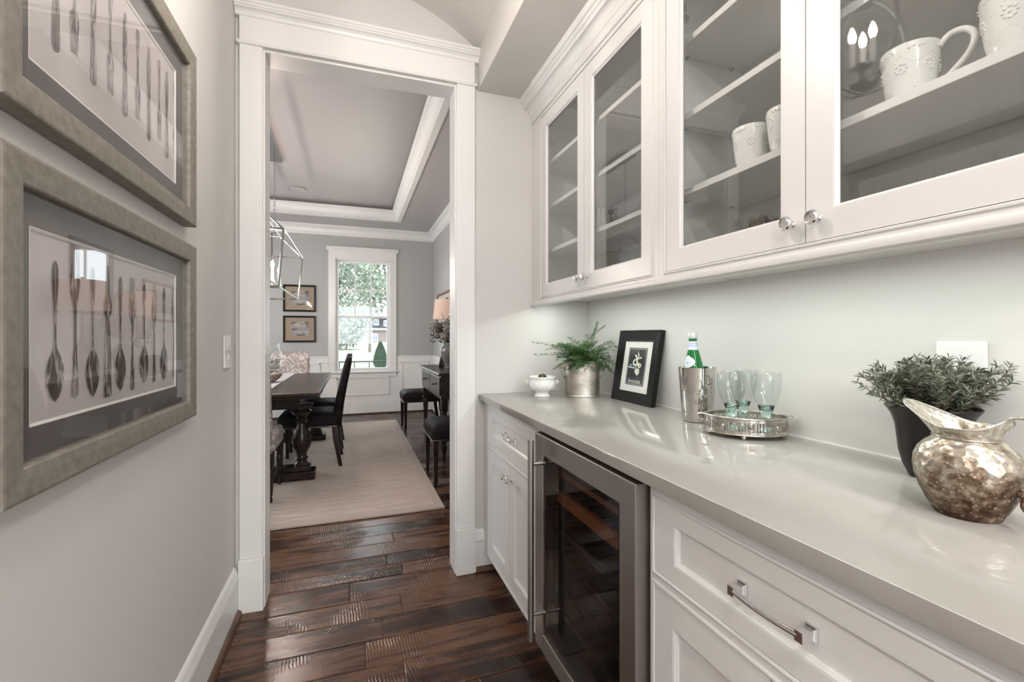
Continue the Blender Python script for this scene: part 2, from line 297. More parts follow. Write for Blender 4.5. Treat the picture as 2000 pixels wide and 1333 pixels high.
# ------------------------------------------------------------ mesh builder
class MB:
    def __init__(s): s.v = []; s.f = []
    def add(s, vs, fs):
        o = len(s.v); s.v += [tuple(p) for p in vs]; s.f += [tuple(i+o for i in f) for f in fs]; return s
    def box(s, x0, x1, y0, y1, z0, z1):
        if x0 > x1: x0, x1 = x1, x0
        if y0 > y1: y0, y1 = y1, y0
        if z0 > z1: z0, z1 = z1, z0
        return s.add([(x0,y0,z0),(x1,y0,z0),(x1,y1,z0),(x0,y1,z0),(x0,y0,z1),(x1,y0,z1),(x1,y1,z1),(x0,y1,z1)],
                     [(0,3,2,1),(4,5,6,7),(0,1,5,4),(1,2,6,5),(2,3,7,6),(3,0,4,7)])
    def loft(s, rings, cap=True, loop=False):
        n = len(rings[0]); vs = [p for r in rings for p in r]; fs = []
        m = len(rings)
        for k in range(m if loop else m-1):
            a = k*n; b_ = ((k+1) % m)*n
            for i in range(n): j = (i+1) % n; fs.append((a+i, a+j, b_+j, b_+i))
        if cap and not loop: fs.append(tuple(reversed(range(n)))); fs.append(tuple(range((m-1)*n, m*n)))
        return s.add(vs, fs)
    def lathe(s, prof, c=(0,0,0), seg=32, cap=True, sx=1, sy=1):
        rings = [[(c[0]+r*sx*cos(2*pi*i/seg), c[1]+r*sy*sin(2*pi*i/seg), c[2]+z) for i in range(seg)] for r, z in prof]
        return s.loft(rings, cap)
    def tube(s, pts, r, seg=8, cap=True, loop=False):
        pts = [Vector(p) for p in pts]; n = len(pts); rings = []
        up = Vector((0,0,1))
        for i, p in enumerate(pts):
            if loop: d = pts[(i+1) % n]-pts[i-1]
            else: d = (pts[min(i+1,n-1)]-pts[max(i-1,0)])
            d.normalize()
            if i == 0:
                u = d.orthogonal().normalized() if abs(d.z) > .95 else d.cross(up).normalized()
            else: u = (u-d*u.dot(d)).normalized()
            v_ = d.cross(u); rr = r[i] if isinstance(r, (list, tuple)) else r
            rings.append([p+rr*(cos(2*pi*k/seg)*u+sin(2*pi*k/seg)*v_) for k in range(seg)])
        return s.loft(rings, cap, loop)
    def prism(s, poly, axis, a0, a1):
        """poly 2D points; axis 'x': poly=(y,z); 'y': (x,z); 'z': (x,y)"""
        def P(p, a): return {'x': (a,p[0],p[1]), 'y': (p[0],a,p[1]), 'z': (p[0],p[1],a)}[axis]
        return s.loft([[P(p,a0) for p in poly],[P(p,a1) for p in poly]])
    def sphere(s, c, r, seg=12, rings=8, sc_=(1,1,1)):
        pr = [(r*sin(pi*k/rings), -r*cos(pi*k/rings)) for k in range(rings+1)]
        pr[0] = (r*.02, -r); pr[-1] = (r*.02, r)
        return s.loft([[(c[0]+q*sc_[0]*cos(2*pi*i/seg), c[1]+q*sc_[1]*sin(2*pi*i/seg), c[2]+z*sc_[2]) for i in range(seg)] for q, z in pr])
    def xf(s, mtx, i0=0):
        for i in range(i0, len(s.v)): s.v[i] = tuple(mtx @ Vector(s.v[i]))
        return s
def base_of(o):
    v = Vector((0,0,0))
    while o: v += o.location; o = o.parent
    return v
def build(mb, name, m, parent=None, world=True, bevel=0, smooth=False, kind=None, seg=2, label=None, loc=None):
    me = bpy.data.meshes.new(name)
    b = base_of(parent) if (parent and world) else Vector((0,0,0))
    if loc is not None: b = Vector(loc) 
    me.from_pydata([(p[0]-b.x, p[1]-b.y, p[2]-b.z) for p in mb.v], [], mb.f)
    bm = bmesh.new(); bm.from_mesh(me); bmesh.ops.recalc_face_normals(bm, faces=bm.faces); bm.to_mesh(me); bm.free()
    if m: me.materials.append(m)
    o = bpy.data.objects.new(name, me); COL.objects.link(o)
    if parent: o.parent = parent
    if loc is not None: o.location = loc
    if smooth:
        for p in me.polygons: p.use_smooth = True
        if smooth != 'all': me.set_sharp_from_angle(angle=R(38))
    if bevel:
        md = o.modifiers.new('bevel', 'BEVEL'); md.width = bevel; md.segments = seg; md.limit_method = 'ANGLE'; md.angle_limit = R(40)
        md.harden_normals = False
    if kind: o['kind'] = kind
    if label: o['label'] = label
    return o
def tag(o, label, cat, group=None):
    o['label'] = label; o['category'] = cat
    if group: o['group'] = group
    return o
def thing(name, label, cat, loc=(0,0,0), rz=0, group=None):
    o = bpy.data.objects.new(name, None); COL.objects.link(o); o.location = loc; o.rotation_euler = (0,0,rz); o.empty_display_size = .05
    return tag(o, label, cat, group)
def structE(name, loc=(0,0,0)):
    o = bpy.data.objects.new(name, None); COL.objects.link(o); o.location = loc; o['kind'] = 'structure'; o.empty_display_size = .05; return o
def struct(mb, name, m, **k): return build(mb, name, m, kind='structure', **k)
def copy_tree(o, parent=None):
    c = o.copy(); COL.objects.link(c); c.parent = parent
    for ch in list(o.children): copy_tree(ch, c)
    return c
def dup(o, loc, rz=None, label=None):
    c = copy_tree(o); c.location = loc
    if rz is not None: c.rotation_euler = (0,0,rz)
    if label: c['label'] = label
    return c
TH = math.atan(310/889)
def onX(px, py, X):
    d = 889*X/cos(TH)/(px-690); return ((d-X*sin(TH))/cos(TH), H+(657-py)/889*d)
def at(px, py, Y):
    u = (px-1000)/889; dx = sin(TH)+u*cos(TH); dy = cos(TH)-u*sin(TH); t = Y/dy
    return Vector((dx*t, Y, H+(657-py)/889*t))
def rr(cx, cy, w_, d_, r, z, n=4):
    pts = []
    for (sx, sy, a0) in ((1,1,0),(-1,1,90),(-1,-1,180),(1,-1,270)):
        for k in range(n+1):
            a = R(a0+90*k/n); pts.append((cx+sx*(w_/2-r)+r*cos(a), cy+sy*(d_/2-r)+r*sin(a), z))
    return pts

# ------------------------------------------------------------ shell
XL, XW, YD, YB, YF = -.487, 1.245, 2.285, 2.405, 7.44
OX0, OX1, OZ = -.372, .487, 2.478
YK = -1.0      # end of the passage behind the camera
struct(MB().box(XL-.12, XL, YK, YD+.12, 0, 2.95), 'wall_left', M['wall'])
struct(MB().box(XW, XW+.12, YK, YF+.12, 0, 3.2), 'wall_right', M['wall'])
we = MB().box(XL, OX0-.006, YD, YB-.012, 0, 2.95).box(OX1+.006, XW, YD, YB-.012, 0, 2.95).box(OX0-.006, OX1+.006, YD, YB-.012, OZ+.006, 2.95)
struct(we, 'wall_end', M['wall'])
DL = -2.8
wn = MB().box(DL, OX0-.006, YB-.012, YB, 0, 3.2).box(OX1+.006, XW-.012, YB-.012, YB, 0, 3.2).box(OX0-.006, OX1+.006, YB-.012, YB, OZ+.006, 3.2)
wn.box(DL, XL-.12, YD, YB-.012, 0, 3.2)
struct(wn, 'wall_near', M['wall_in'])
# dining side lining of the right wall (cool grey) and left wall
struct(MB().box(XW-.012, XW, YB, YF, 0, 3.2), 'wall_sideboard', M['wall_in'])
# left dining wall with two tall unseen openings, added to let more daylight in
wl = MB(); ys = [YB, 3.3, 4.4, 5.4, 6.5, YF]
for i in (0, 2, 4): wl.box(DL-.12, DL, ys[i], ys[i+1], 0, 3.2)
for i in (1, 3): wl.box(DL-.12, DL, ys[i], ys[i+1], 0, .7).box(DL-.12, DL, ys[i], ys[i+1], 2.4, 3.2)
struct(wl, 'wall_dining_left', M['wall_in'])
# far wall with window opening
WX0, WX1, WZ0, WZ1 = -.262, .552, .665, 2.40
wf = MB().box(DL, WX0, YF, YF+.14, 0, 3.2).box(WX1, XW, YF, YF+.14, 0, 3.2).box(WX0, WX1, YF, YF+.14, 0, WZ0).box(WX0, WX1, YF, YF+.14, WZ1, 3.2)
struct(wf, 'wall_far', M['wall_in'])

# vaulted pantry ceiling
vc = (XL+.607)/2; hw = (.607-XL)/2; rise = .21; z0 = 2.69
arc = []
for k in range(25):
    t = -1+2*k/24; arc.append((vc+hw*t, z0+rise*(1-t*t)))
poly = arc+[(.607, 3.0), (XL, 3.0)]
vm = MB()
top = [(p[0], 3.02) for p in arc]
vm.loft([[(a[0], YK, a[1]), (a[0], YD, a[1]), (b_[0], YD, b_[1]), (b_[0], YK, b_[1])] for a, b_ in zip(arc, top)])
struct(vm, 'ceiling', M['vault'], smooth=True)
struct(MB().box(.607, XW, YK, YD, 2.480, 3.02), 'ceiling_soffit', M['vault'], bevel=.002)
# dining ceiling with tray
TX0, TX1, TY0, TY1, ZL, ZU = -2.14, .60, 3.1, 6.76, 2.88, 3.052
dc = MB().box(DL, TX0, YB, YF, ZL, 3.2).box(TX1, XW-.012, YB, YF, ZL, 3.2).box(TX0, TX1, YB, TY0, ZL, 3.2).box(TX0, TX1, TY1, YF, ZL, 3.2).box(TX0, TX1, TY0, TY1, ZU, 3.2)
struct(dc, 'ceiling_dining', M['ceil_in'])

def run(mb, prof, pts, side):
    """sweep a 2D moulding profile (out, z) along an axis-aligned mitred path; side=+1 outwards to the left of travel"""
    n = len(pts); rings = []
    closed = pts[0] == pts[-1]
    P = [Vector((p[0], p[1])) for p in (pts[:-1] if closed else pts)]
    m_ = len(P)
    for i, p in enumerate(P):
        if closed: a, b_ = P[i-1], P[(i+1) % m_]
        else: a, b_ = P[max(i-1,0)], P[min(i+1,m_-1)]
        d1 = (p-a).normalized() if (p-a).length > 0 else (b_-p).normalized()
        d2 = (b_-p).normalized() if (b_-p).length > 0 else d1
        n1 = Vector((-d1.y, d1.x))*side; n2 = Vector((-d2.y, d2.x))*side
        mv = (n1+n2); mv = mv/ (1+n1.dot(n2))
        rings.append([(p.x+mv.x*o, p.y+mv.y*o, z) for o, z in prof])
    mb.loft(rings, True, closed); return mb
def crown_prof(z1, s=1.0, w_=.10, h_=.135):
    # from wall bottom to ceiling
    pr = [(0, -h_), (.012, -h_), (.014, -h_*.9), (.022, -h_*.86), (.022, -h_*.80)]
    for k in range(7):
        a = k/6*pi/2; pr.append((.026+(w_-.045)*(1-cos(a)), -h_*.78+(h_*.58)*sin(a)))
    pr += [(w_-.015, -h_*.16), (w_-.005, -h_*.12), (w_, -h_*.06), (w_, 0), (0, 0)]
    return [(o*s, z1+z*s) for o, z in pr]
cr = MB(); run(cr, crown_prof(ZL), [(DL, YB), (XW-.012, YB), (XW-.012, YF), (DL, YF), (DL, YB)], 1)
struct(cr, 'trim_1', M['trim'])
tc_ = MB(); pr = [(0, ZL-.012), (-.055, ZL-.012), (-.055, ZL), (0, ZL), (0, ZL+.02)]
for k in range(7):
    a = k/6*pi/2; pr.append((.006+.055*(1-cos(a)), ZL+.02+.085*sin(a)))
pr += [(.066, ZL+.108), (.074, ZL+.112), (.074, ZL+.130), (0, ZL+.130)]
# tray crown: lip stands inside the tray and leaves a dark slot above it
tp = [(o, z) for o, z in pr if o >= 0]
run(tc_, [(0, ZL-.002), (.012, ZL-.002), (.012, ZL+.018)]+[q for q in tp[2:]], [(TX0, TY0), (TX1, TY0), (TX1, TY1), (TX0, TY1), (TX0, TY0)], 1)
struct(tc_, 'trim_2', M['trim'])
ov = MB(); run(ov, [(-.06, ZL), (-.06, ZL-.010), (-.05, ZL-.014), (.0, ZL-.014), (.012, ZL-.006), (.012, ZL)], [(TX0, TY0), (TX1, TY0), (TX1, TY1), (TX0, TY1), (TX0, TY0)], 1)
struct(ov, 'trim_3', M['trim'])

# baseboards
bb = [(0, 0), (.014, 0), (.014, .150), (.018, .155), (.018, .168), (.013, .176), (.011, .192), (.006, .204), (0, .210)]
shoe = [(.014, 0), (.032, 0), (.032, .006), (.028, .016), (.020, .022), (.014, .024)]
def baseboard(name, pts, side):
    e = structE(name); build(run(MB(), bb, pts, side), 'baseboard_profile', M['trim'], e, smooth=True)
    build(run(MB(), shoe, pts, side), 'shoe_moulding', M['shoe'], e, smooth=True)
baseboard('baseboard_left', [(XL, YK), (XL, YD-.028)], -1)
baseboard('baseboard_end', [(.585, YD), (.70, YD)], -1)

# dining wainscot: tall base, raised frames, chair rail
def wain(name, wall, a0, a1, panels, skip=None):
    """wall 'far': along x at YF ; wall 'right': along y at XW-.012"""
    e = structE(name)
    def B(mb, u0, u1, o0, o1, z0_, z1_):
        if wall == 'far': mb.box(u0, u1, YF-o1, YF-o0, z0_, z1_)
        else: mb.box(XW-.012-o1, XW-.012-o0, u0, u1, z0_, z1_)
        return mb
    segs = [(a0, a1)] if not skip else [(a0, skip[0]), (skip[1], a1)]
    m1 = MB()
    for s0, s1 in segs: B(m1, s0, s1, 0, .008, .18, .885)
    if skip: B(m1, skip[0], skip[1], 0, .008, .18, .60)
    build(m1, 'wainscot_board', M['trim'], e)
    m1 = MB()
    for s0, s1 in segs: B(m1, s0, s1, 0, .030, .885, .902); B(m1, s0, s1, 0, .018, .80, .885)
    build(m1, 'chair_rail', M['trim'], e, bevel=.004)
    m1 = MB(); B(m1, a0, a1, 0, .020, 0, .185); B(m1, a0, a1, 0, .013, .185, .215)
    build(m1, 'base_board', M['trim'], e, bevel=.004)
    m1 = MB(); B(m1, a0, a1, .020, .036, 0, .02)
    build(m1, 'shoe_moulding', M['shoe'], e, bevel=.004)
    for (p0, p1, zt) in panels:
        m1 = MB(); t = .022; zb = .29
        B(m1, p0, p1, .008, .020, zt-t, zt); B(m1, p0, p1, .008, .020, zb, zb+t); B(m1, p0, p0+t, .008, .020, zb, zt); B(m1, p1-t, p1, .008, .020, zb, zt)
        build(m1, 'panel_frame', M['trim'], e, bevel=.004)
wain('wainscot_far', 'far', DL, XW-.012, [(-2.6,-1.7,.80), (-1.6,-.47,.80), (-.25,.54,.575), (.72,1.16,.80)], skip=(-.36, .66))
wain('wainscot_right', 'right', YB, YF-.03, [(2.6,3.6,.80), (3.75,4.9,.80), (5.0,6.1,.80), (6.2,7.3,.80)])

# window_1 : double hung, six panes above, one below
e = structE('window_1', (0, YF, 0))
m1 = MB(); cz = .095
m1.box(WX0-cz, WX0+.004, YF-.022, YF, WZ0, WZ1).box(WX1-.004, WX1+cz, YF-.022, YF, WZ0, WZ1)
m1.box(WX0-cz, WX1+cz, YF-.024, YF, WZ1, WZ1+.125)
build(m1, 'window_casing', M['trim'], e, bevel=.003)
m1 = MB()
m1.prism([(YF, WZ1+.125), (YF-.026, WZ1+.125), (YF-.032, WZ1+.14), (YF-.05, WZ1+.158), (YF-.052, WZ1+.175), (YF, WZ1+.175)], 'x', WX0-cz-.028, WX1+cz+.028)
m1.box(WX0-cz-.01, WX1+cz+.01, YF-.032, YF, WZ1-.004, WZ1+.008)
build(m1, 'window_cap', M['trim'], e)
m1 = MB().box(WX0-cz-.02, WX1+cz+.02, YF-.05, YF+.01, WZ0-.022, WZ0).box(WX0-cz, WX1+cz, YF-.02, YF, WZ0-.09, WZ0-.022)
build(m1, 'window_sill', M['trim'], e, bevel=.004)
m1 = MB().box(WX0, WX0+.016, YF, YF+.14, WZ0, WZ1).box(WX1-.016, WX1, YF, YF+.14, WZ0, WZ1).box(WX0, WX1, YF, YF+.14, WZ1-.016, WZ1).box(WX0, WX1, YF+.01, YF+.14, WZ0, WZ0+.016)
build(m1, 'window_jamb', M['trim'], e)
gx0, gx1 = -.212, .502; zm = 1.505
def sash(nm, y0, z0_, z1_, rail_b, rail_t, cols, rows):
    s = MB().box(WX0+.016, gx0, y0, y0+.035, z0_, z1_).box(gx1, WX1-.016, y0, y0+.035, z0_, z1_).box(gx0, gx1, y0, y0+.035, z0_, z0_+rail_b).box(gx0, gx1, y0, y0+.035, z1_-rail_t, z1_)
    so = build(s, nm, M['trim'], e, bevel=.003)
    g0, g1 = z0_+rail_b, z1_-rail_t
    mu = MB(); mw = .010
    for c in range(1, cols): x = gx0+(gx1-gx0)*c/cols; mu.box(x-mw, x+mw, y0+.006, y0+.03, g0, g1)
    for r_ in range(1, rows): z = g0+(g1-g0)*r_/rows; mu.box(gx0, gx1, y0+.007, y0+.029, z-mw, z+mw)
    if mu.v: build(mu, 'muntins', M['trim'], so)
    for c in range(cols):
        for r_ in range(rows):
            xa = gx0+(gx1-gx0)*c/cols; xb = gx0+(gx1-gx0)*(c+1)/cols; za = g0+(g1-g0)*r_/rows; zb = g0+(g1-g0)*(r_+1)/rows
            build(MB().box(xa, xb, y0+.016, y0+.020, za, zb), 'pane', M['glass'], so)
sash('upper_sash', YF+.075, zm-.015, WZ1-.016, .03, .035, 3, 2)
sash('lower_sash', YF+.035, WZ0+.016, zm+.02, .035, .035, 1, 1)

# door casing and jamb : door_1 is the cased opening
e = structE('door_1', (0, YD, 0))
m1 = MB().box(OX0-.02, OX0, YD-.004, YB+.004, 0, OZ+.02).box(OX1, OX1+.02, YD-.004, YB+.004, 0, OZ+.02).box(OX0, OX1, YD-.004, YB+.004, OZ, OZ+.02)
build(m1, 'door_jamb', M['trim'], e, bevel=.0015)
ox0, ox1 = OX0-.007, OX1+.007
for (a, b_) in ((XL+.018, ox0), (ox1, OX1+.102)):
    build(MB().box(a, b_, YD-.022, YD, .232, OZ+.012), 'side_casing', M['trim'], e, bevel=.002)
    build(MB().box(a-.004, b_+.004, YD-.032, YD, 0, .232), 'plinth_block', M['trim'], e, bevel=.003)
build(MB().box(XL+.018, OX1+.102, YD-.024, YD, OZ+.014, OZ+.135), 'head_casing', M['trim'], e, bevel=.002)
m1 = MB()
m1.prism([(YD, OZ+.010), (YD-.030, OZ+.010), (YD-.034, OZ+.017), (YD-.030, OZ+.024), (YD, OZ+.024)], 'x', XL+.010, OX1+.112)
build(m1, 'head_bead', M['trim'], e)
m1 = MB()
def cap_ring(x0, x1):
    return None
prf = [(0, .132), (.027, .132), (.030, .136), (.027, .140), (.030, .147), (.038, .155), (.050, .159), (.050, .164), (.056, .167), (.056, .173), (.063, .177), (.063, .188), (0, .188)]
m1.prism([(YD-o, OZ+z) for o, z in prf], 'x', XL+.002, OX1+.132)
build(m1, 'head_cap', M['trim'], e)
for (a, b_) in ((OX0-.105, OX0-.007), (OX1+.007, OX1+.105)):
    build(MB().box(a, b_, YB, YB+.022, 0, OZ+.012), 'side_casing', M['trim'], e, bevel=.002)
build(MB().box(OX0-.105, OX1+.105, YB, YB+.024, OZ+.012, OZ+.13), 'head_casing', M['trim'], e, bevel=.002)

# ------------------------------------------------------------ floor
fl = structE('floor')
build(MB().box(-4, 3, -4.4, YF+.14, -.03, -.004), 'subfloor', M['plank'], fl)
rng = random.Random(3)
y = -.30
rows = []
while y < 4.25:
    wd = rng.choice((.12, .15, .15, .18)); rows.append((y, wd)); y += wd
for (y0, wd) in rows:
    x = -.60 if y0 < YB else -1.6
    x += 0; first = True
    xe = XW-.012
    while x < xe-.01:
        ln = rng.uniform(.9, 1.9)
        if first: ln = rng.uniform(.3, 1.1)
        x2 = min(xe, x+ln)
        if xe-x2 < .15: x2 = xe
        zj = rng.uniform(-.0012, .0006); g = .0009
        # slightly scraped top: 2x? pillowed edges
        mb = MB(); a, b_, c, d = x+g, x2-g, y0+g, y0+wd-g; bv = .0035
        mb.loft([[(a,c,-.004),(b_,c,-.004),(b_,d,-.004),(a,d,-.004)], [(a,c,zj-.002),(b_,c,zj-.002),(b_,d,zj-.002),(a,d,zj-.002)], [(a+bv,c+bv,zj),(b_-bv,c+bv,zj),(b_-bv,d-bv,zj),(a+bv,d-bv,zj)]])
        o = build(mb, 'plank', M['plank'], fl, world=False)
        x = x2; first = False
# farther and nearer boards joined
st = MB(); y = 4.25+.0
y = rows[-1][0]+rows[-1][1]
def board(mb, x0, x1, y0, y1):
    zj = rng.uniform(-.001, .0006); mb.box(x0+.001, x1-.001, y0+.001, y1-.001, -.004, zj)
while y < YF:
    wd = rng.choice((.105, .13, .155)); x = DL-.02
    while x < XW-.02:
        x2 = min(XW-.012, x+rng.uniform(.6, 1.3)); board(st, x, x2, y, min(YF, y+wd)); x = x2
    y += wd
for (yy0, yy1, xa, xb) in ((YB+.01, rows[-1][0]+rows[-1][1], DL, -1.602),):
    y = yy0
    while y < yy1-.02:
        board(st, xa, xb, y, min(yy1, y+.13)); y += .13
y = -4.3
while y < -.32:
    x = -2.6
    while x < 2.6:
        x2 = min(2.6, x+rng.uniform(.6, 1.3)); board(st, x, x2, y, min(-.30, y+.13)); x = x2
    y += .13
build(st, 'floorboards', M['plank'], fl, world=False, kind='stuff')

# ------------------------------------------------------------ kitchen behind the camera (never in the frame, lets light in)
kx0, kx1, ky = -2.6, 2.6, -4.3
struct(MB().box(kx0-.1, kx0, ky, YK, 0, 2.95).box(kx1, kx1+.1, ky, YK, 0, 2.95), 'wall_kitchen_sides', M['wall'])
struct(MB().box(kx0, XL-.12, YK-.1, YK, 0, 2.95).box(XW+.12, kx1, YK-.1, YK, 0, 2.95), 'wall_kitchen_front', M['wall'])
kb = MB().box(kx0, -1.6, ky-.1, ky, 0, 2.95).box(1.6, kx1, ky-.1, ky, 0, 2.95).box(-1.6, 1.6, ky-.1, ky, 0, .9).box(-1.6, 1.6, ky-.1, ky, 2.4, 2.95)
struct(kb, 'wall_kitchen_back', M['wall'])
struct(MB().box(kx0-.1, kx1+.1, ky-.1, YK, 2.9, 3.0), 'ceiling_kitchen', M['vault'])

# ------------------------------------------------------------ cabinets
def ring_frame(mb, x0, x1, y0, y1, z0_, z1_, s, r_b=None, r_t=None):
    """flat frame facing -X between x0 (front) and x1"""
    r_b = s if r_b is None else r_b; r_t = s if r_t is None else r_t
    mb.box(x0, x1, y0, y0+s, z0_, z1_).box(x0, x1, y1-s, y1, z0_, z1_).box(x0, x1, y0+s, y1-s, z0_, z0_+r_b).box(x0, x1, y0+s, y1-s, z1_-r_t, z1_)
    return mb
def mitre_strip(mb, prof, y0, y1, z0_, z1_):
    """prof: list of (x, inset); frame swept round a rectangle in the YZ plane"""
    rings = []
    for (cy, cz_, sy, sz) in ((y0, z0_, 1, 1), (y1, z0_, -1, 1), (y1, z1_, -1, -1), (y0, z1_, 1, -1)):
        rings.append([(x, cy+sy*i, cz_+sz*i) for x, i in prof])
    mb.loft(rings, False, True); return mb
KN = None
def knob(parent, x, y, z):
    # mushroom knob pointing to -X
    prof = [(.0075, 0), (.0075, .003), (.0045, .006), (.004, .012), (.0055, .016), (.0135, .018), (.0155, .021), (.0155, .025), (.0125, .028), (.0115, .0275), (.001, .029)]
    mb = MB(); mb.loft([[(x-h_, y+r_*cos(2*pi*i/20), z+r_*sin(2*pi*i/20)) for i in range(20)] for r_, h_ in prof])
    return build(mb, 'knob', M['chrome'], parent, smooth=True)
def pull(parent, x, yc, z, ln=.128):
    mb = MB()
    for s in (-1, 1):
        y_ = yc+s*ln/2
        # square foot plate and post
        mb.loft([[(x-h_, y_+a*q, z+b_*q*1.25) for a, b_ in ((-1,-1),(1,-1),(1,1),(-1,1))] for q, h_ in ((.0095, 0), (.0095, .003), (.0078, .006), (.0055, .010), (.0055, .022), (.0065, .026), (.0065, .031))])
    n = 18; rings = []
    for k in range(n+1):
        t = k/n; yy = yc-ln/2+ln*t; bow = sin(pi*t); xx = x-.027-.007*bow; hh = .0055-.0012*bow
        rings.append([(xx+.0036*cos(2*pi*j/14), yy, z+hh*sin(2*pi*j/14)) for j in range(14)])
    mb.loft(rings)
    return build(mb, 'handle', M['chrome'], parent, smooth=True)
def door(parent, xf, y0, y1, z0_, z1_, glass, stile=.058, rb=None, rt=None, name='door', knob_y=None, knob_z=None, th=.02):
    g = .0015; y0 += g; y1 -= g; z0_ += g; z1_ -= g
    rb = stile if rb is None else rb; rt = stile if rt is None else rt
    mb = ring_frame(MB(), xf, xf+th, y0, y1, z0_, z1_, stile, rb, rt)
    d = build(mb, name, M['cab'], parent)
    iy0, iy1, iz0, iz1 = y0+stile, y1-stile, z0_+rb, z1_-rt
    mb = MB(); mitre_strip(mb, [(xf+.001, -.001), (xf+.001, .003), (xf+.004, .0045), (xf+.008, .009), (xf+.0105, .009), (xf+.0105, -.001)], iy0, iy1, iz0, iz1)
    build(mb, 'bead', M['cab'], d)
    if glass: build(MB().box(xf+.0115, xf+.0145, iy0+.001, iy1-.001, iz0+.001, iz1-.001), 'glass_pane', M['glass'], d)
    else: build(MB().box(xf+.0105, xf+.016, iy0, iy1, iz0, iz1), 'panel', M['cab'], d)
    if knob_y is not None: knob(d, xf, knob_y, knob_z)
    return d
def face_frame(parent, xf, y0, y1, z0_, z1_, openings):
    """board with openings; openings sorted as list of (ya,yb,za,zb)"""
    mb = MB(); ya = openings[0][0]; yb = openings[0][1]
    mb.box(xf, xf+.02, y0, ya, z0_, z1_).box(xf, xf+.02, yb, y1, z0_, z1_)
    zs = sorted((o[2], o[3]) for o in openings); z = z0_
    for a, b_ in zs: mb.box(xf, xf+.02, ya, yb, z, a); z = b_
    mb.box(xf, xf+.02, ya, yb, z, z1_)
    o = build(mb, 'face_frame', M['cab'], parent)
    for (a, b_, c, d) in openings:
        m2 = MB(); mitre_strip(m2, [(xf, -.007), (xf-.003, -.0065), (xf-.0045, -.0035), (xf-.003, -.0005), (xf+.001, 0), (xf+.001, -.007)], a, b_, c, d)
        build(m2, 'bead', M['cab'], o, smooth=True)
    return o
# upper cabinets
UX = .912
def upper(y0, y1, d0, d1, label, lf=False):
    """cabinet between y0<y1, doors opening d0..d1"""
    e = thing('wall_cabinet', label, 'cabinet', (XW, (y0+y1)/2, 1.405), 0)
    zb, zt = 1.408, 2.33
    mb = MB()
    mb.box(UX+.02, XW-.001, y0, y0+.016, 1.405, 2.478).box(UX+.02, XW-.001, y1-.016, y1, 1.405, 2.478).box(XW-.008, XW-.001, y0+.016, y1-.016, 1.405, 2.478)
    mb.box(UX+.02, XW-.008, y0+.016, y1-.016, 1.405, 1.423).box(UX+.02, XW-.008, y0+.016, y1-.016, 2.34, 2.36)
    build(mb, 'carcass', M['cab'], e)
    face_frame(e, UX, y0, y1, 1.3982, 2.478, [(d0, d1, zb, zt)])
    for zs in (1.640, 1.870, 2.098):
        build(MB().box(UX+.045, XW-.009, y0+.018, y1-.018, zs, zs+.019), 'shelf', M['cab'], e, bevel=.0015)
        for yy in (y0+.018, y1-.018):
            for xx in (UX+.09, XW-.06):
                s = 1 if yy < (y0+y1)/2 else -1
                build(MB().tube([(xx, yy-.001*s, zs-.004), (xx, yy+.012*s, zs-.004)], .003, 6), 'shelf_pin', M['hinge'], e)
    ym = (d0+d1)/2
    dn = door(e, UX, ym, d1, zb, zt, True, .056, .058, .058, knob_y=ym+.030, knob_z=1.455)
    df = door(e, UX, d0, ym, zb, zt, True, .056, .058, .058, knob_y=ym-.030, knob_z=1.455)
    # light rail with bullnose
    rl = MB(); pr_ = [(UX+.02, 1.368), (UX-.004, 1.368), (UX-.010, 1.372), (UX-.012, 1.379), (UX-.010, 1.387), (UX-.004, 1.391), (UX, 1.393), (UX, 1.398), (UX+.02, 1.398)]
    rl.prism(pr_, 'y', y0, y1); build(rl, 'light_rail', M['cab'], e, smooth=True)
    # hinges
    for (dd, yy, s) in ((dn, d1, -1), (df, d0, 1)):
        for zz in (1.475, 2.20):
            h_ = MB().box(UX+.021, UX+.075, yy+s*.004, yy+s*.016, zz-.009, zz+.009).box(UX+.019, UX+.034, yy+s*.010, yy+s*.052, zz-.013, zz+.013)
            build(h_, 'hinge', M['hinge'], dd, bevel=.001)
    return e
upper(1.208, YD-.001, 1.240, 2.160, 'white glass-door wall cabinet in the far corner, shelves nearly empty')
upper(.222, 1.207, .252, 1.171, 'white glass-door wall cabinet nearer the camera, holding white mugs')
# crown above the cabinets
pr = [(UX+.001, 2.352), (UX-.006, 2.352), (UX-.010, 2.358), (UX-.010, 2.372), (UX-.014, 2.378)]
for k in range(7):
    a = k/6*pi/2; pr.append((UX-.018-.030*(1-cos(a)), 2.382+.042*sin(a)))
pr += [(UX-.050, 2.428), (UX-.052, 2.438), (UX-.058, 2.442), (UX-.060, 2.452)]
pr += [(UX-.068, 2.456), (UX-.072, 2.466), (UX-.074, 2.4795), (UX+.001, 2.4795)]
struct(MB().prism(pr, 'y', .20, YD), 'trim_4', M['cab'])
# under cabinet strips
for (y0, y1, lb) in ((1.20, 2.20, 'slim lit strip under the far corner wall cabinet'), (.23, 1.15, 'slim lit strip under the mug cabinet')):
    e = thing('light_strip', lb, 'light', (1.0, (y0+y1)/2, 1.392))
    build(MB().box(.975, 1.025, y0, y1, 1.3925, 1.4045), 'housing', M['switch'], e, bevel=.002)
    build(MB().box(.983, 1.017, y0+.01, y1-.01, 1.389, 1.3925), 'lens', M['led'], e)

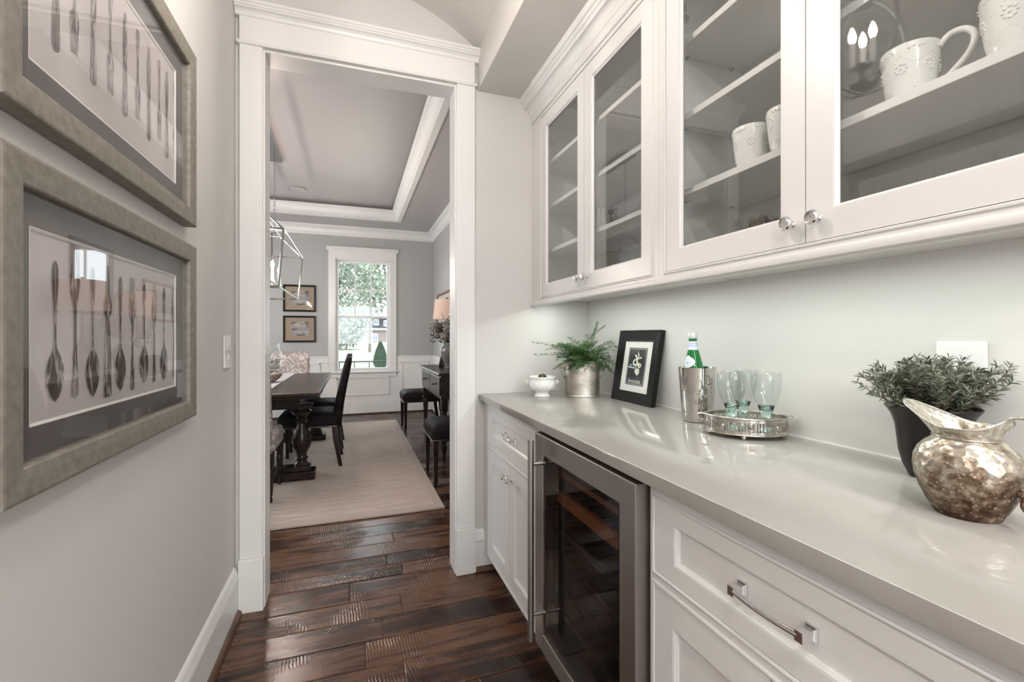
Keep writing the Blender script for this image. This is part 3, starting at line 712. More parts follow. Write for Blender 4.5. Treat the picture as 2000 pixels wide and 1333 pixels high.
# base cabinets
BX = .640
def base_cab(y0, y1, d0, d1, label, knobs=True):
    e = thing('base_cabinet', label, 'cabinet', (XW, (y0+y1)/2, 0))
    mb = MB().box(BX+.02, XW-.003, y0, y0+.016, .10, .879).box(BX+.02, XW-.003, y1-.016, y1, .10, .879).box(BX+.02, XW-.003, y0+.016, y1-.016, .10, .118).box(XW-.015, XW-.003, y0+.016, y1-.016, .118, .879)
    build(mb, 'carcass', M['cab'], e)
    build(MB().box(BX+.075, BX+.09, y0, y1, .002, .10), 'toe_kick', M['cab'], e)
    face_frame(e, BX, y0, y1, .10, .879, [(d0, d1, .685, .845), (d0, d1, .118, .655)])
    dr = door(e, BX, d0, d1, .685, .845, False, .062, .036, .034, name='drawer')
    pull(dr, BX+.0105, (d0+d1)/2, .766)
    ym = (d0+d1)/2
    door(e, BX, ym, d1, .118, .655, False, .058, .062, .064, knob_y=ym+.030, knob_z=.592)
    door(e, BX, d0, ym, .118, .655, False, .058, .062, .064, knob_y=ym-.030, knob_z=.592)
    return e
base_cab(1.520, YD-.001, 1.557, 2.190, 'white base cabinet between the doorway wall and the wine fridge')
base_cab(.225, .876, .258, .860, 'white base cabinet nearest the camera with one wide drawer')
# countertop
ct = MB().prism([(.6142, .8805), (.613, .8817), (.613, .9095), (.6135, .9106), (.6146, .911), (XW-.001, .911), (XW-.001, .8805)], 'y', .205, YD-.001)
o = build(ct, 'countertop', M['quartz'], smooth=True, loc=(.93, 1.2, .88)); tag(o, 'long polished warm grey stone countertop over the white base cabinets', 'countertop')
o = struct(MB().box(XW-.004, XW, .21, YD, .911, .9145), 'trim_5', M['trim'])

# wine fridge
e = thing('wine_fridge', 'stainless steel under-counter wine fridge with a dark glass door', 'fridge', (.9, 1.19, 0))
FX, fy0, fy1, fz0, fz1 = .606, .884, 1.512, .135, .872
fy1d = 1.490
mb = MB().box(.655, XW-.02, fy0+.004, fy0+.02, .10, .874).box(.655, XW-.02, fy1-.02, fy1-.002, .10, .874).box(.655, XW-.02, fy0+.02, fy1-.02, .10, .12).box(.655, XW-.02, fy0+.02, fy1-.02, .85, .874).box(XW-.05, XW-.02, fy0+.02, fy1-.02, .12, .85)
build(mb, 'cavity', M['black_in'], e)
d = build(ring_frame(MB(), FX, .650, fy0+.002, fy1d, fz0, fz1, .066, .062, .066), 'door', M['steel'], e, bevel=.002)
build(MB().box(.650, .656, fy0+.006, fy1d-.004, fz0+.004, fz1-.004).v and ring_frame(MB(), .650, .656, fy0+.006, fy1d-.004, fz0+.004, fz1-.004, .06), 'door_gasket', M['black_in'], d)
build(MB().box(FX+.006, FX+.010, fy0+.066, fy1d-.064, fz0+.060, fz1-.064), 'glass_pane', M['glass_dark'], d)
mb = ring_frame(MB(), FX+.011, FX+.030, fy0+.066, fy1d-.064, fz0+.060, fz1-.064, .024)
build(mb, 'inner_border', M['black_in'], d)
hy, hx = 1.405, .556
hb = MB().tube([(hx, hy, .200), (hx, hy, .866)], .0105, 20)
h_ = build(hb, 'handle', M['steel_rod'], d, smooth=True)
for z in (.285, .785): build(MB().tube([(hx+.008, hy, z), (FX+.001, hy, z)], .0065, 14), 'handle_post', M['steel_rod'], d, smooth=True)
for z in (.735, .640):
    r_ = build(MB().box(.662, .680, fy0+.04, fy1-.06, z, z+.040), 'rack_front', M['shelf_wood'], e, bevel=.002)
    mb = MB()
    for k in range(9): yy = fy0+.07+k*.06; mb.tube([(.68, yy, z+.02), (1.18, yy, z+.02)], .002, 6)
    build(mb, 'rack_wires', M['hinge'], r_)
for z in (.50, .40, .30, .21):
    r_ = build(MB().box(.70, .712, fy0+.04, fy1-.06, z, z+.02), 'rack_front', M['black_in'], e, bevel=.002, label='dark rack front deep in the fridge')
mb = MB().box(.70, .71, fy0+.01, fy1-.01, .004, .10)
for k in range(5): mb.box(.692, .70, fy0+.02, fy1-.02, .018+.016*k, .026+.016*k)
build(mb, 'toe_grille', M['black_in'], e)

# ------------------------------------------------------------ left wall: framed cutlery prints
FXP = XL+.036     # front plane of the frames
def cutlery(parent, kind, yc, zt, zb, w_, x, ink):
    """flat printed silhouette in the YZ plane facing +X at x. kinds: spoon (bowl down), fork_up, fork_down, knife"""
    h_ = zt-zb
    def lathe2(pts):
        # pts: (t from top 0..1, halfwidth)
        L_ = [(x, yc-hw_*w_, zt-t*h_) for t, hw_ in pts]; R_ = [(x, yc+hw_*w_, zt-t*h_) for t, hw_ in pts]
        mb = MB(); n = len(pts)
        mb.add(L_+R_, [(i, i+1, n+i+1, n+i) for i in range(n-1)]); return mb
    if kind == 'spoon':
        mb = lathe2([(0,.05),(.02,.22),(.06,.34),(.14,.36),(.22,.28),(.32,.17),(.45,.11),(.58,.10),(.62,.16),(.66,.42),(.70,.72),(.76,.95),(.82,1.0),(.88,.90),(.93,.68),(.97,.40),(1,.06)])
    elif kind == 'knife':
        mb = lathe2([(0,.05),(.03,.30),(.15,.50),(.30,.52),(.42,.48),(.47,.28),(.50,.45),(.55,.40),(.70,.50),(.88,.62),(.95,.62),(.99,.4),(1,.1)])
    elif kind in ('fork_up', 'fork_down'):
        mb = MB()
        body = [(0.20,.62),(.26,.72),(.33,.66),(.38,.34),(.42,.20),(.55,.15),(.70,.20),(.82,.32),(.93,.44),(.985,.42),(1,.1)]
        sgn = lambda t: t if kind == 'fork_up' else 1-t
        L_ = [(x, yc-q*w_, zt-sgn(t)*h_) for t, q in body]; R_ = [(x, yc+q*w_, zt-sgn(t)*h_) for t, q in body]; n = len(body)
        mb.add(L_+R_, [(i, i+1, n+i+1, n+i) for i in range(n-1)])
        for k in range(4):
            c = (-.48+.32*k)*w_; q = .085*w_
            a, b_ = zt-sgn(0)*h_, zt-sgn(.205)*h_
            mb.add([(x, yc+c-q*.4, a), (x, yc+c+q*.4, a), (x, yc+c+q, b_), (x, yc+c-q, b_)], [(0,1,2,3)])
    else: # slab knife fork, broad flat handle
        mb = lathe2([(0,.06),(.05,.16),(.22,.24),(.30,.55),(.36,.50),(.40,.22),(.46,.28),(.6,.40),(.8,.48),(.985,.52),(1,.5)])
    sh = MB(); sh.add([(x-.0004, p[1]-.0028, p[2]-.0012) for p in mb.v], mb.f)
    build(sh, 'printed_shadow', M['ink_line'], parent)
    return build(mb, 'printed_cutlery', ink, parent)
def wall_print(z0_, z1_, y0, y1, items, label, ink):
    e = thing('framed_print', label, 'picture', (XL+.001, (y0+y1)/2, z0_))
    mb = MB(); bw = .050
    # moulding profile: (x, inset)
    mitre_strip(mb, [(XL+.002, 0), (FXP-.003, 0), (FXP-.001, .002), (FXP, .006), (FXP-.001, .030), (FXP-.003, bw-.004), (FXP-.005, bw-.001), (FXP-.010, bw), (XL+.002, bw)], y0, y1, z0_, z1_)
    build(mb, 'frame', M['frame_grey'], e)
    mx_ = XL+.012; iy0, iy1, iz0, iz1 = y0+bw, y1-bw, z0_+bw, z1_-bw
    build(ring_frame(MB(), mx_-.003, mx_, iy0-.004, iy1+.004, iz0-.004, iz1+.004, .054), 'mat_board', M['mat_grey'], e)
    py0, py1, pz0, pz1 = iy0+.050, iy1-.050, iz0+.050, iz1-.050
    mb = MB(); mitre_strip(mb, [(mx_, -.001), (mx_+.0004, 0), (mx_-.0022, .0042), (mx_-.003, .0042)], py0, py1, pz0, pz1)
    build(mb, 'mat_bevel', M['bevel'], e)
    pp = build(MB().box(XL+.004, mx_-.0035, py0-.01, py1+.01, pz0-.01, pz1+.01), 'print', M['print'], e)
    for it in items: cutlery(pp, it[0], it[1], it[2], it[3], it[4], mx_-.0026, ink)
    build(MB().box(FXP-.0150, FXP-.013, iy0-.004, iy1+.004, iz0-.004, iz1+.004), 'glass_pane', M['glass_pic'], e)
    return e
# positions read from the photo, projected on the print plane
XP = XL+.0095
def P2(zx, zy, sc_=2.083, oy=380): return onX(zx/sc_, zy/sc_+oy, XP)
low = []
for kind, zx, top, bot, wpx in (('spoon',226,270,842,.0205),('fork_up',307,200,826,.0155),('spoon',379,296,822,.0195),('slab',439,288,824,.0185),('spoon',491,334,798,.0200),
                                ('fork_up',540,338,797,.0150),('spoon',588,366,768,.0200),('fork_up',628,370,763,.0150),('spoon',668,378,757,.0200),('fork_up',708,384,747,.0150)):
    wpx = {'spoon': .0245, 'fork_up': .0225, 'slab': .030}[kind]; y_, zt = P2(zx, top); _, zb = P2(zx, bot); low.append((kind, y_, zt, zb, wpx))
LY0, LZ0 = onX(6, 1003, FXP); LY1, LZ1 = onX(385, 484, FXP)
wall_print(LZ0, LZ1, LY0, LY1, low, 'lower of two grey-framed cutlery prints, spoons and forks standing upright', M['ink_dark'])
up = []
for kind, zx, top, bot, wpx in (('knife',283,-520,258,.0115),('fork_down',376,-420,272,.0125),('knife',470,-310,427,.0115),('fork_down',555,-200,468,.0125),('knife',628,-60,583,.0105),
                                ('fork_down',692,128,600,.0125),('knife',747,170,706,.0105),('fork_down',799,266,702,.0125),('knife',836,305,792,.0105),('fork_down',876,384,782,.0125)):
    wpx = .0175 if kind == 'knife' else .0185; y_, zt = onX(zx/2.563, top/2.563, XP); _, zb = onX(zx/2.563, bot/2.563, XP); up.append((kind, y_, min(zt, 1.93), zb, wpx))
_, UZ0 = onX(380.4, 442, FXP); _, UZ1 = onX(384, 111, FXP)
wall_print(UZ0, UZ1, LY0-.002, LY1, up, 'upper of two grey-framed cutlery prints, pale knives and forks', M['ink_pale'])

# light switch
sy0, sz1 = onX(438.5, 656, XL+.006); sy1, sz0 = onX(450.5, 718, XL+.006)
e = thing('light_switch', 'white rocker light switch on the left wall beside the door casing', 'switch', (XL, (sy0+sy1)/2, (sz0+sz1)/2))
build(MB().box(XL+.0005, XL+.007, sy0, sy1, sz0, sz1), 'cover_plate', M['switch'], e, bevel=.003)
ym, zc_ = (sy0+sy1)/2, (sz0+sz1)/2
build(MB().prism([(XL+.006, zc_-.033), (XL+.014, zc_-.033), (XL+.008, zc_), (XL+.011, zc_+.033), (XL+.006, zc_+.033)], 'y', ym-.016, ym+.016), 'rocker', M['switch'], e, bevel=.001)
# blank plate behind the rosemary
py0_, pz0_ = onX(1929, 783, XW-.004); py1_, pz1_ = onX(1829, 667, XW-.004)
e = thing('wall_plate', 'white blank wall plate behind the rosemary plant', 'wall plate', (XW, (py0_+py1_)/2, pz0_))
build(MB().box(XW-.007, XW-.0005, py0_, py1_, pz0_, pz1_), 'plate', M['switch'], e, bevel=.004, seg=3)
mb = MB()
for z in (pz0_+.02, pz1_-.02): mb.loft([[(x, (py0_+py1_)/2+.003*cos(2*pi*k/10), z+.003*sin(2*pi*k/10)) for k in range(10)] for x in (XW-.0072, XW-.0078)])
build(mb, 'screws', M['switch'], e)

# ------------------------------------------------------------ countertop objects
CZ = .911
# footed bowl
e = thing('footed_bowl', 'small white embossed ceramic bowl near the doorway end of the counter', 'bowl', (.885, 2.085, CZ))
prof = [(.038,0),(.040,.002),(.040,.008),(.033,.014),(.031,.020),(.040,.026),(.058,.040),(.066,.058),(.0655,.074),(.062,.086),(.067,.092),(.070,.097),(.069,.100),(.063,.098),(.058,.088),(.060,.070),(.056,.050),(.036,.034),(.002,.030)]
build(MB().lathe(prof, seg=48), 'body', M['white_cer'], e, world=False, smooth='all')
mb = MB()
for s in (0, 1):
    a = R(-22)+s*pi; c, s_ = cos(a), sin(a)
    mb.tube([(.062*c, .062*s_, .074), (.072*c, .072*s_, .078), (.080*c, .080*s_, .074), (.078*c, .078*s_, .068), (.066*c, .066*s_, .064)], .0045, 8)
build(mb, 'lug_handles', M['white_cer'], e, world=False, smooth='all')
mb = MB()
for k in range(9):
    a = 2*pi*k/9; pts = []
    for j in range(9):
        t = j/8; aa = a+(t-.5)*.62; zz = .074-.028*sin(pi*t); q = .0655 if zz > .055 else .0655-(.058-zz)*.42; pts.append((q*cos(aa), q*sin(aa), zz))
    mb.tube(pts, .0022, 6)
    pts = [( (.066)*cos(a+.12*sin(t*2.2)), (.066)*sin(a+.12*sin(t*2.2)), .078-.006*cos(t*3)) for t in (-1,-.5,0,.5,1)]
    mb.tube(pts, .0018, 6)
    q = .058; mb.sphere((q*cos(a), q*sin(a), .042), .004, 8, 5)
build(mb, 'embossed_swags', M['white_cer'], e, world=False, smooth='all')
o = build(MB().sphere((0,0,0), .021, 20, 12, (1.25,.95,.95)), 'lime', M['olive'], smooth='all', loc=None); o.location = (.882, 2.075, CZ+.093); o.rotation_euler = (0,0,.5)
tag(o, 'dark green lime resting in the small white bowl', 'fruit')
o = build(MB().sphere((0,0,0), .024, 20, 12, (1.1,1,.9)), 'lime', M['olive'], smooth='all'); o.location = (.900, 2.102, CZ+.056)
tag(o, 'second dark green lime lying lower inside the white bowl', 'fruit')
o = build(MB().sphere((0,0,0), .022, 20, 12, (1.15,1,.95)), 'lime', M['olive'], smooth='all'); o.location = (.868, 2.068, CZ+.054)
tag(o, 'third dark green lime, under the topmost one in the white bowl', 'fruit')

# oval tin planter with fern
PX_, PY_ = 1.078, 2.03
e = thing('tin_planter', 'oval aged metal planter with ring handles holding the fern', 'planter', (PX_, PY_, CZ), R(-24))
def oval(hx_, hy_, z, n=40, p=2.6):
    out = []
    for k in range(n):
        a = 2*pi*k/n; c, s_ = cos(a), sin(a)
        out.append((hx_*abs(c)**(2/p)*(1 if c >= 0 else -1), hy_*abs(s_)**(2/p)*(1 if s_ >= 0 else -1), z))
    return out
mb = MB(); a_, b_ = .086, .056
mb.loft([oval(a_, b_, z) if not w_ else oval(a_+w_, b_+w_, z) for z, w_ in ((0,.002),(.004,.003),(.008,.002),(.010,0),(.168,0),(.170,.003),(.175,.004),(.178,.002),(.178,-.002),(.165,-.004),(.15,-.004))], False)
mb.loft([oval(a_+.002, b_+.002, 0), oval(.002, .002, 0)], False)
build(mb, 'body', M['tin'], e, world=False, smooth=True)
build(MB().loft([oval(a_-.004, b_-.004, .150), oval(.002,.002,.156)], False), 'soil', M['rubber'], e, world=False)
for s in (1, -1):
    mb = MB()
    mb.tube([(s*(a_-.002), 0, .128), (s*(a_+.008), 0, .146), (s*(a_+.020), 0, .150), (s*(a_+.026), 0, .142), (s*(a_+.020), 0, .130), (s*(a_+.012), 0, .120), (s*(a_+.010), 0, .104), (s*(a_-.002), 0, .088)], .0042, 10)
    mb.sphere((s*(a_+.022), 0, .143), .008, 10, 8)
    build(mb, 'handle', M['tin'], e, world=False, smooth='all')
rng = random.Random(11)
def leafblade(mb, p, d, ln, wd, up=Vector((0,0,1))):
    d = d.normalized(); s_ = d.cross(up)
    if s_.length < 1e-3: s_ = Vector((1,0,0))
    s_.normalize(); q = p+d*ln*.45
    mb.add([p, q+s_*wd, p+d*ln, q-s_*wd], [(0,1,2,3)])
fo = MB(); stm = MB()
base = Vector((PX_, PY_, CZ+.150))
def clampwall(v): 
    if v.x > XW-.006: v.x = XW-.006-(v.x-XW)*.0
    if v.y > YD-.006: v.y = YD-.006
    if v.x > 1.13 and v.y < 1.925: v.y = 1.925
    return v
targets = []
for k in range(115):
    a = rng.uniform(0, 2*pi); rad = rng.uniform(.03, .125); targets.append((a, rad*1.28, rng.uniform(-.025, .118)))
# long fronds seen in the photo: two to the left, one arching up, one down right
RV = Vector((cos(TH), -sin(TH), 0)); FV = Vector((sin(TH), cos(TH), 0))
long_ = [(-.24, .115, 0), (-.225, .055, -.02), (-.17, .085, -.03), (-.14,.10,0), (.10, .19, -.02), (.075, .205, 0), (.06,.175,-.03), (.13, .12, -.06), (.15, .02, -.06), (.145, -.025, -.05), (.12,.05,-.08), (-.12, .0, -.03), (-.06,.135,-.03), (.02,.15,-.05)]
fr = [(RV*cos(a)*r_+FV*(sin(a)*r_*.8-.02)+Vector((0,0,h_))) for a, r_, h_ in targets]+[RV*x+FV*y+Vector((0,0,z)) for x, z, y in long_]
for ti, tv in enumerate(fr):
    st_ = base+Vector((rng.uniform(-.05,.05), rng.uniform(-.03,.03), 0))
    end = base+tv; end.x = min(end.x, XW-.012); end.y = min(end.y, YD-.02)
    mid = st_*.5+end*.5+Vector((0,0,.04+.1*rng.random()*tv.length))
    L_ = []
    for j in range(11):
        t = j/10; L_.append(clampwall(st_*(1-t)**2+mid*2*t*(1-t)+end*t*t))
    stm.tube(L_, [.0011-.0008*j/10 for j in range(11)], 4)
    for j in range(3, 11):
        p = L_[j]; d = (L_[j]-L_[j-1]).normalized(); sd = d.cross(Vector((0,0,1))).normalized()
        for s in (-1, 1):
            ln = .036*(1-.6*abs(j-5)/6)*rng.uniform(.7,1.2)
            bd = (d*.8+sd*s*.8+Vector((0,0,rng.uniform(-.25,.45)))).normalized()
            tip = clampwall(p+bd*ln); nb = 6
            for q in range(nb+1):
                bp = p.lerp(tip, q/nb)
                for g in range(3):
                    nd = (bd*.7+Vector((rng.uniform(-1,1), rng.uniform(-1,1), rng.uniform(-.8,.9))))
                    lv = nd.normalized()*rng.uniform(.005,.010)
                    if bp.x+lv.x > XW-.003: lv.x = -abs(lv.x)
                    if bp.y+lv.y > YD-.003: lv.y = -abs(lv.y)
                    if bp.x+lv.x > 1.125 and bp.y+lv.y < 1.925: lv.y = abs(lv.y)
                    leafblade(fo, bp, lv, lv.length, .00105)
f_e = thing('fern', 'feathery green asparagus fern in the oval metal planter', 'plant', (PX_, PY_, CZ+.150))
build(stm, 'stems', M['fern'], f_e, kind='stuff'); build(fo, 'fronds', M['fern'], f_e, kind='stuff')

# leaning black frame with print
fa, fb = 1.600, 1.914; fxb, fxt = 1.172, 1.2245
W_, Hh = fb-fa, sqrt((fxt-fxb)**2+.326**2)
tilt = math.atan2(fxt-fxb, .326)
e = thing('tabletop_frame', 'black picture frame with a dark drink print leaning on the backsplash wall', 'picture', (fxb, (fa+fb)/2, CZ))
# local: built in plane: u=-? Y axis width, z up, front -X; then tilted about Y
T = Matrix.Rotation(tilt, 4, 'Y')
def LB(mb, name, m, parent, **k):
    mb.xf(T); return build(mb, name, m, parent, world=False, **k)
mb = MB(); bw = .050
mitre_strip(mb, [(.0, 0), (-.002, .004), (.0, .012), (.004, bw-.008), (.004, bw), (.016, bw), (.020, 0)], -W_/2, W_/2, 0.0, Hh)
LB(mb, 'frame', M['black_frame'], e)
iw, ih = W_-2*bw, Hh-2*bw
LB(MB().box(.009, .012, -iw/2-.003, iw/2+.003, bw-.003, bw+ih+.003), 'mat_board', M['mat_white'], e)
pr_ = LB(MB().box(.0082, .0092, -iw/2+.038, iw/2-.038, bw+.030, bw+ih-.030), 'print', M['charcoal'], e)
mb = MB(); mitre_strip(mb, [(.0080, 0), (.0076, .001), (.0076, .003), (.0080, .004)], -iw/2+.041, iw/2-.041, bw+.033, bw+ih-.033)
LB(mb, 'print_border', M['grey_ink'], pr_)
# emblem: ivory serpent coiled round a pale raised-arm shape that rises from a pointed lemon shape
pw, pz0_e, ph = iw/2-.038, bw+.030, ih-.060
def EP(x, y, dx=.0074):
    v = (y-240)/950; xl = 265-155*v; xr_ = 680-160*v
    return (dx, -((x-xl)/(xr_-xl)*2-1)*pw, pz0_e+ph*(1-v))
def flat(pts, m, dx, nm='printed_emblem', **k):
    mb = MB(); mb.add([EP(x, y, dx) for x, y in pts], [tuple(range(len(pts)))]); return LB(mb, nm, m, pr_, **k)
def stroke(mb, pts, w_, dx):
    P_ = [Vector(EP(x, y, dx)) for x, y in pts]; P_ = crom(P_, 5); n = len(P_); L_, R_ = [], []
    for i, p in enumerate(P_):
        d = (P_[min(i+1, n-1)]-P_[max(i-1, 0)]).normalized(); nn = Vector((0, -d.z, d.y)); ww = w_*(.55+.45*sin(pi*i/(n-1))); L_.append(p+nn*ww); R_.append(p-nn*ww)
    mb.add(L_+R_, [(i, i+1, n+i+1, n+i) for i in range(n-1)])
def crom(P_, m_=5):
    P_ = [Vector(p) for p in P_]; out = []
    for i in range(len(P_)-1):
        a, b_, c, d = P_[max(i-1,0)], P_[i], P_[i+1], P_[min(i+2,len(P_)-1)]
        for j in range(m_):
            t = j/m_; out.append(.5*((2*b_)+(c-a)*t+(2*a-5*b_+4*c-d)*t*t+(3*b_-3*c+d-a)*t**3))
    out.append(P_[-1]); return out
flat([(360,800),(355,870),(403,945),(455,870),(465,790),(440,765),(385,765)], M['ivory'], .0076)
mb = MB(); stroke(mb, [(415,440),(420,500),(425,570),(430,630),(455,700),(455,760)], .0055, .0075); stroke(mb, [(430,520),(475,450),(470,390),(462,345)], .0034, .0075); stroke(mb, [(400,690),(395,740),(390,780)], .0032, .0075)
mb.add([EP(412+24*cos(t), 443+28*sin(t), .0074) for t in [2*pi*k/14 for k in range(14)]], [tuple(range(14))])
LB(mb, 'printed_emblem', M['mat_white'], pr_)
mb = MB(); stroke(mb, [(520,485),(465,510),(395,540),(345,600),(345,670),(400,672),(465,645),(505,668),(490,712),(440,725)], .0046, .0070)
mb.add([EP(520+20*cos(t), 487+26*sin(t), .0069) for t in [2*pi*k/14 for k in range(14)]], [tuple(range(14))])
LB(mb, 'printed_emblem', M['ivory'], pr_)
mb = MB()
for x0_e, x1_e, y0_e, y1_e in ((255,300,670,695),(218,262,718,762),(268,310,724,768),(316,360,730,774)):
    mb.add([EP(x0_e,y0_e), EP(x1_e,y0_e), EP(x1_e,y1_e), EP(x0_e,y1_e)], [(0,1,2,3)])
LB(mb, 'printed_text_blocks', M['label_pale'], pr_)
def text(s_, size, mtx, m, parent, name, bold=0):
    cu = bpy.data.curves.new(name, 'FONT'); cu.body = s_; cu.size = size; cu.align_x = 'CENTER'; cu.offset = bold
    to = bpy.data.objects.new(name, cu); COL.objects.link(to)
    dg = bpy.context.evaluated_depsgraph_get(); me = bpy.data.meshes.new_from_object(to.evaluated_get(dg))
    bpy.data.objects.remove(to); bpy.data.curves.remove(cu)
    me.transform(mtx); me.materials.clear(); me.materials.append(m)
    o = bpy.data.objects.new(name, me); COL.objects.link(o); o.parent = parent; return o
# text plane: local x of text -> -Y, local y -> Z
TM = Matrix(((0,0,-1,0),(-1,0,0,0),(0,1,0,0),(0,0,0,1)))
text('limonata', .0275, T @ Matrix.Translation((.0074, 0, bw+.040)) @ TM, M['mat_white'], pr_, 'lettering', 0)
LB(MB().box(.006, .0068, -iw/2-.002, iw/2+.002, bw-.002, bw+ih+.002), 'glass_pane', M['glass_pic'], e)

# wine cooler + bottle
WCX, WCY = 1.145, 1.300
e = thing('wine_cooler', 'tall polished steel cooler engraved with scrolls, holding the green bottle', 'cooler', (WCX, WCY, CZ))
hC = .188
def rC(z): return .0475+(.0625-.0475)*(z/hC)**.85
prof = [(.001,0),(.042,0),(.0465,.002)]+[(rC(hC*k/14), max(.006, hC*k/14)) for k in range(1,15)]+[(.0628,hC+.002),(.0612,hC+.002)]+[(rC(hC*k/14)-.0018, hC*k/14) for k in range(13,0,-1)]+[(.001,.010)]
build(MB().lathe(prof, seg=56), 'body', M['cooler'], e, world=False, smooth=True)
# engraved scrolls: raised 0.2 mm ribbons on the surface
mb = MB()
def ribbon(pts, w_):
    n = len(pts); L_ = []; R_ = []
    for i in range(n):
        a, b_ = pts[max(i-1,0)], pts[min(i+1,n-1)]; dx, dz = b_[0]-a[0], b_[1]-a[1]; l_ = max(1e-6, sqrt(dx*dx+dz*dz)); nx, nz = -dz/l_, dx/l_
        ww = w_*(.35+.65*sin(pi*min(1, max(0, i/(n-1)))))
        for s, lst in ((1, L_), (-1, R_)):
            u, z = pts[i][0]+s*nx*ww, pts[i][1]+s*nz*ww; q = rC(z)+.0004; an = A0+u/.056; lst.append((q*cos(an), q*sin(an), z))
    mb.add(L_+R_, [(i, i+1, n+i+1, n+i) for i in range(n-1)])
def spiral(u0, z0_, r0, turns, sgn=1, a0=0, w_=.0016):
    ribbon([(u0+sgn*r0*(1-t*.85)*cos(a0+t*turns*2*pi), z0_+r0*(1-t*.85)*sin(a0+t*turns*2*pi)) for t in [k/26 for k in range(27)]], w_)
view = math.atan2(-WCY, -WCX)
for A0 in (view-1.15, view+.35, view+1.9, view+3.4):
    ribbon([(-.012+.016*sin(t*3.3), .055+.10*t) for t in [k/20 for k in range(21)]], .0021)
    spiral(.018, .142, .015, 1.4); spiral(-.020, .105, .009, 1.2, -1); spiral(.012, .115, .008, 1.1, 1, 2); spiral(-.022, .072, .008, 1.2, 1, 1)
    spiral(.000, .038, .007, 1.1, -1, 1); spiral(.014, .032, .006, 1.1, 1, 0); ribbon([(.006+.02*t, .145+.02*sin(t*4)) for t in [k/12 for k in range(13)]], .0018)
    for k in range(4): spiral(.030, .150-.014*k, .0035, 1.0, 1, k)
build(mb, 'engraved_scrolls', M['etch'], e, world=False)
e = thing('bottle', 'green glass sparkling water bottle standing in the steel cooler', 'bottle', (WCX-.004, WCY+.006, CZ+.011))
e.rotation_euler = (R(-1.0), R(-1.2), 0)
pb = [(.001,0),(.034,0),(.037,.004),(.037,.130),(.0365,.150),(.034,.170),(.029,.195),(.0225,.222),(.0165,.243),(.0142,.256),(.0135,.272),(.0145,.274),(.0145,.279),(.0130,.281),(.0130,.284)]
build(MB().lathe(pb+[(r_-.0025, z-.001) for r_, z in reversed(pb[4:])], seg=40, cap=False), 'glass', M['green_glass'], e, world=False, smooth='all')
build(MB().lathe([(.001,.280),(.0150,.280),(.0158,.282),(.0155,.297),(.0145,.300),(.001,.3005)], seg=30), 'cap', M['cap'], e, world=False, smooth=True)
def rB(z):
    for (r0, z0_), (r1, z1_) in zip(pb, pb[1:]):
        if z0_ <= z <= z1_ and z1_ > z0_: return r0+(r1-r0)*(z-z0_)/(z1_-z0_)
    return .037
build(MB().lathe([(rB(z)+.0005, z) for z in (.240,.246,.252,.258,.264,.270)], seg=36, cap=False), 'neck_label', M['label_pale'], e, world=False, smooth='all')
build(MB().lathe([(rB(z)+.0008, z) for z in (.250,.2515)], seg=36, cap=False).lathe([(rB(z)+.0008, z) for z in (.255,.257)], seg=36, cap=False).lathe([(rB(z)+.0008, z) for z in (.262,.264)], seg=36, cap=False), 'neck_stripes', M['label_ink'], e, world=False)
def patch(cu_, cz_, ru, rz_, off, n=28, a0=None, star=0, tw=0):
    mb = MB(); vs = []; rings = 5
    for j in range(rings+1):
        for k in range(n):
            a = 2*pi*k/n; q = (1+star*cos(3*a+tw))*j/rings; z = cz_+rz_*q*sin(a); u = cu_+ru*q*cos(a); rad = rB(z)+off; an = a0+u/.034
            vs.append((rad*cos(an), rad*sin(an), z))
    fs = []
    for j in range(rings):
        for k in range(n): fs.append((j*n+k, j*n+(k+1)%n, (j+1)*n+(k+1)%n, (j+1)*n+k))
    return mb.add(vs, fs)
a0 = view-.62
lb = build(patch(0, .198, .0245, .0215, .0004, a0=a0, star=.13), 'front_label', M['mat_white'], e, world=False, smooth='all', label='pale oval paper label')
build(patch(0, .198, .0205, .0180, .0008, a0=a0, star=.13), 'label_field', M['label_pale'], lb, world=False)
build(patch(-.004, .196, .006, .004, .0012, a0=a0, star=.3), 'label_crest', M['label_ink'], lb, world=False)
build(patch(.010, .196, .002, .002, .0012, a0=a0), 'label_dot', M['label_ink'], lb, world=False)

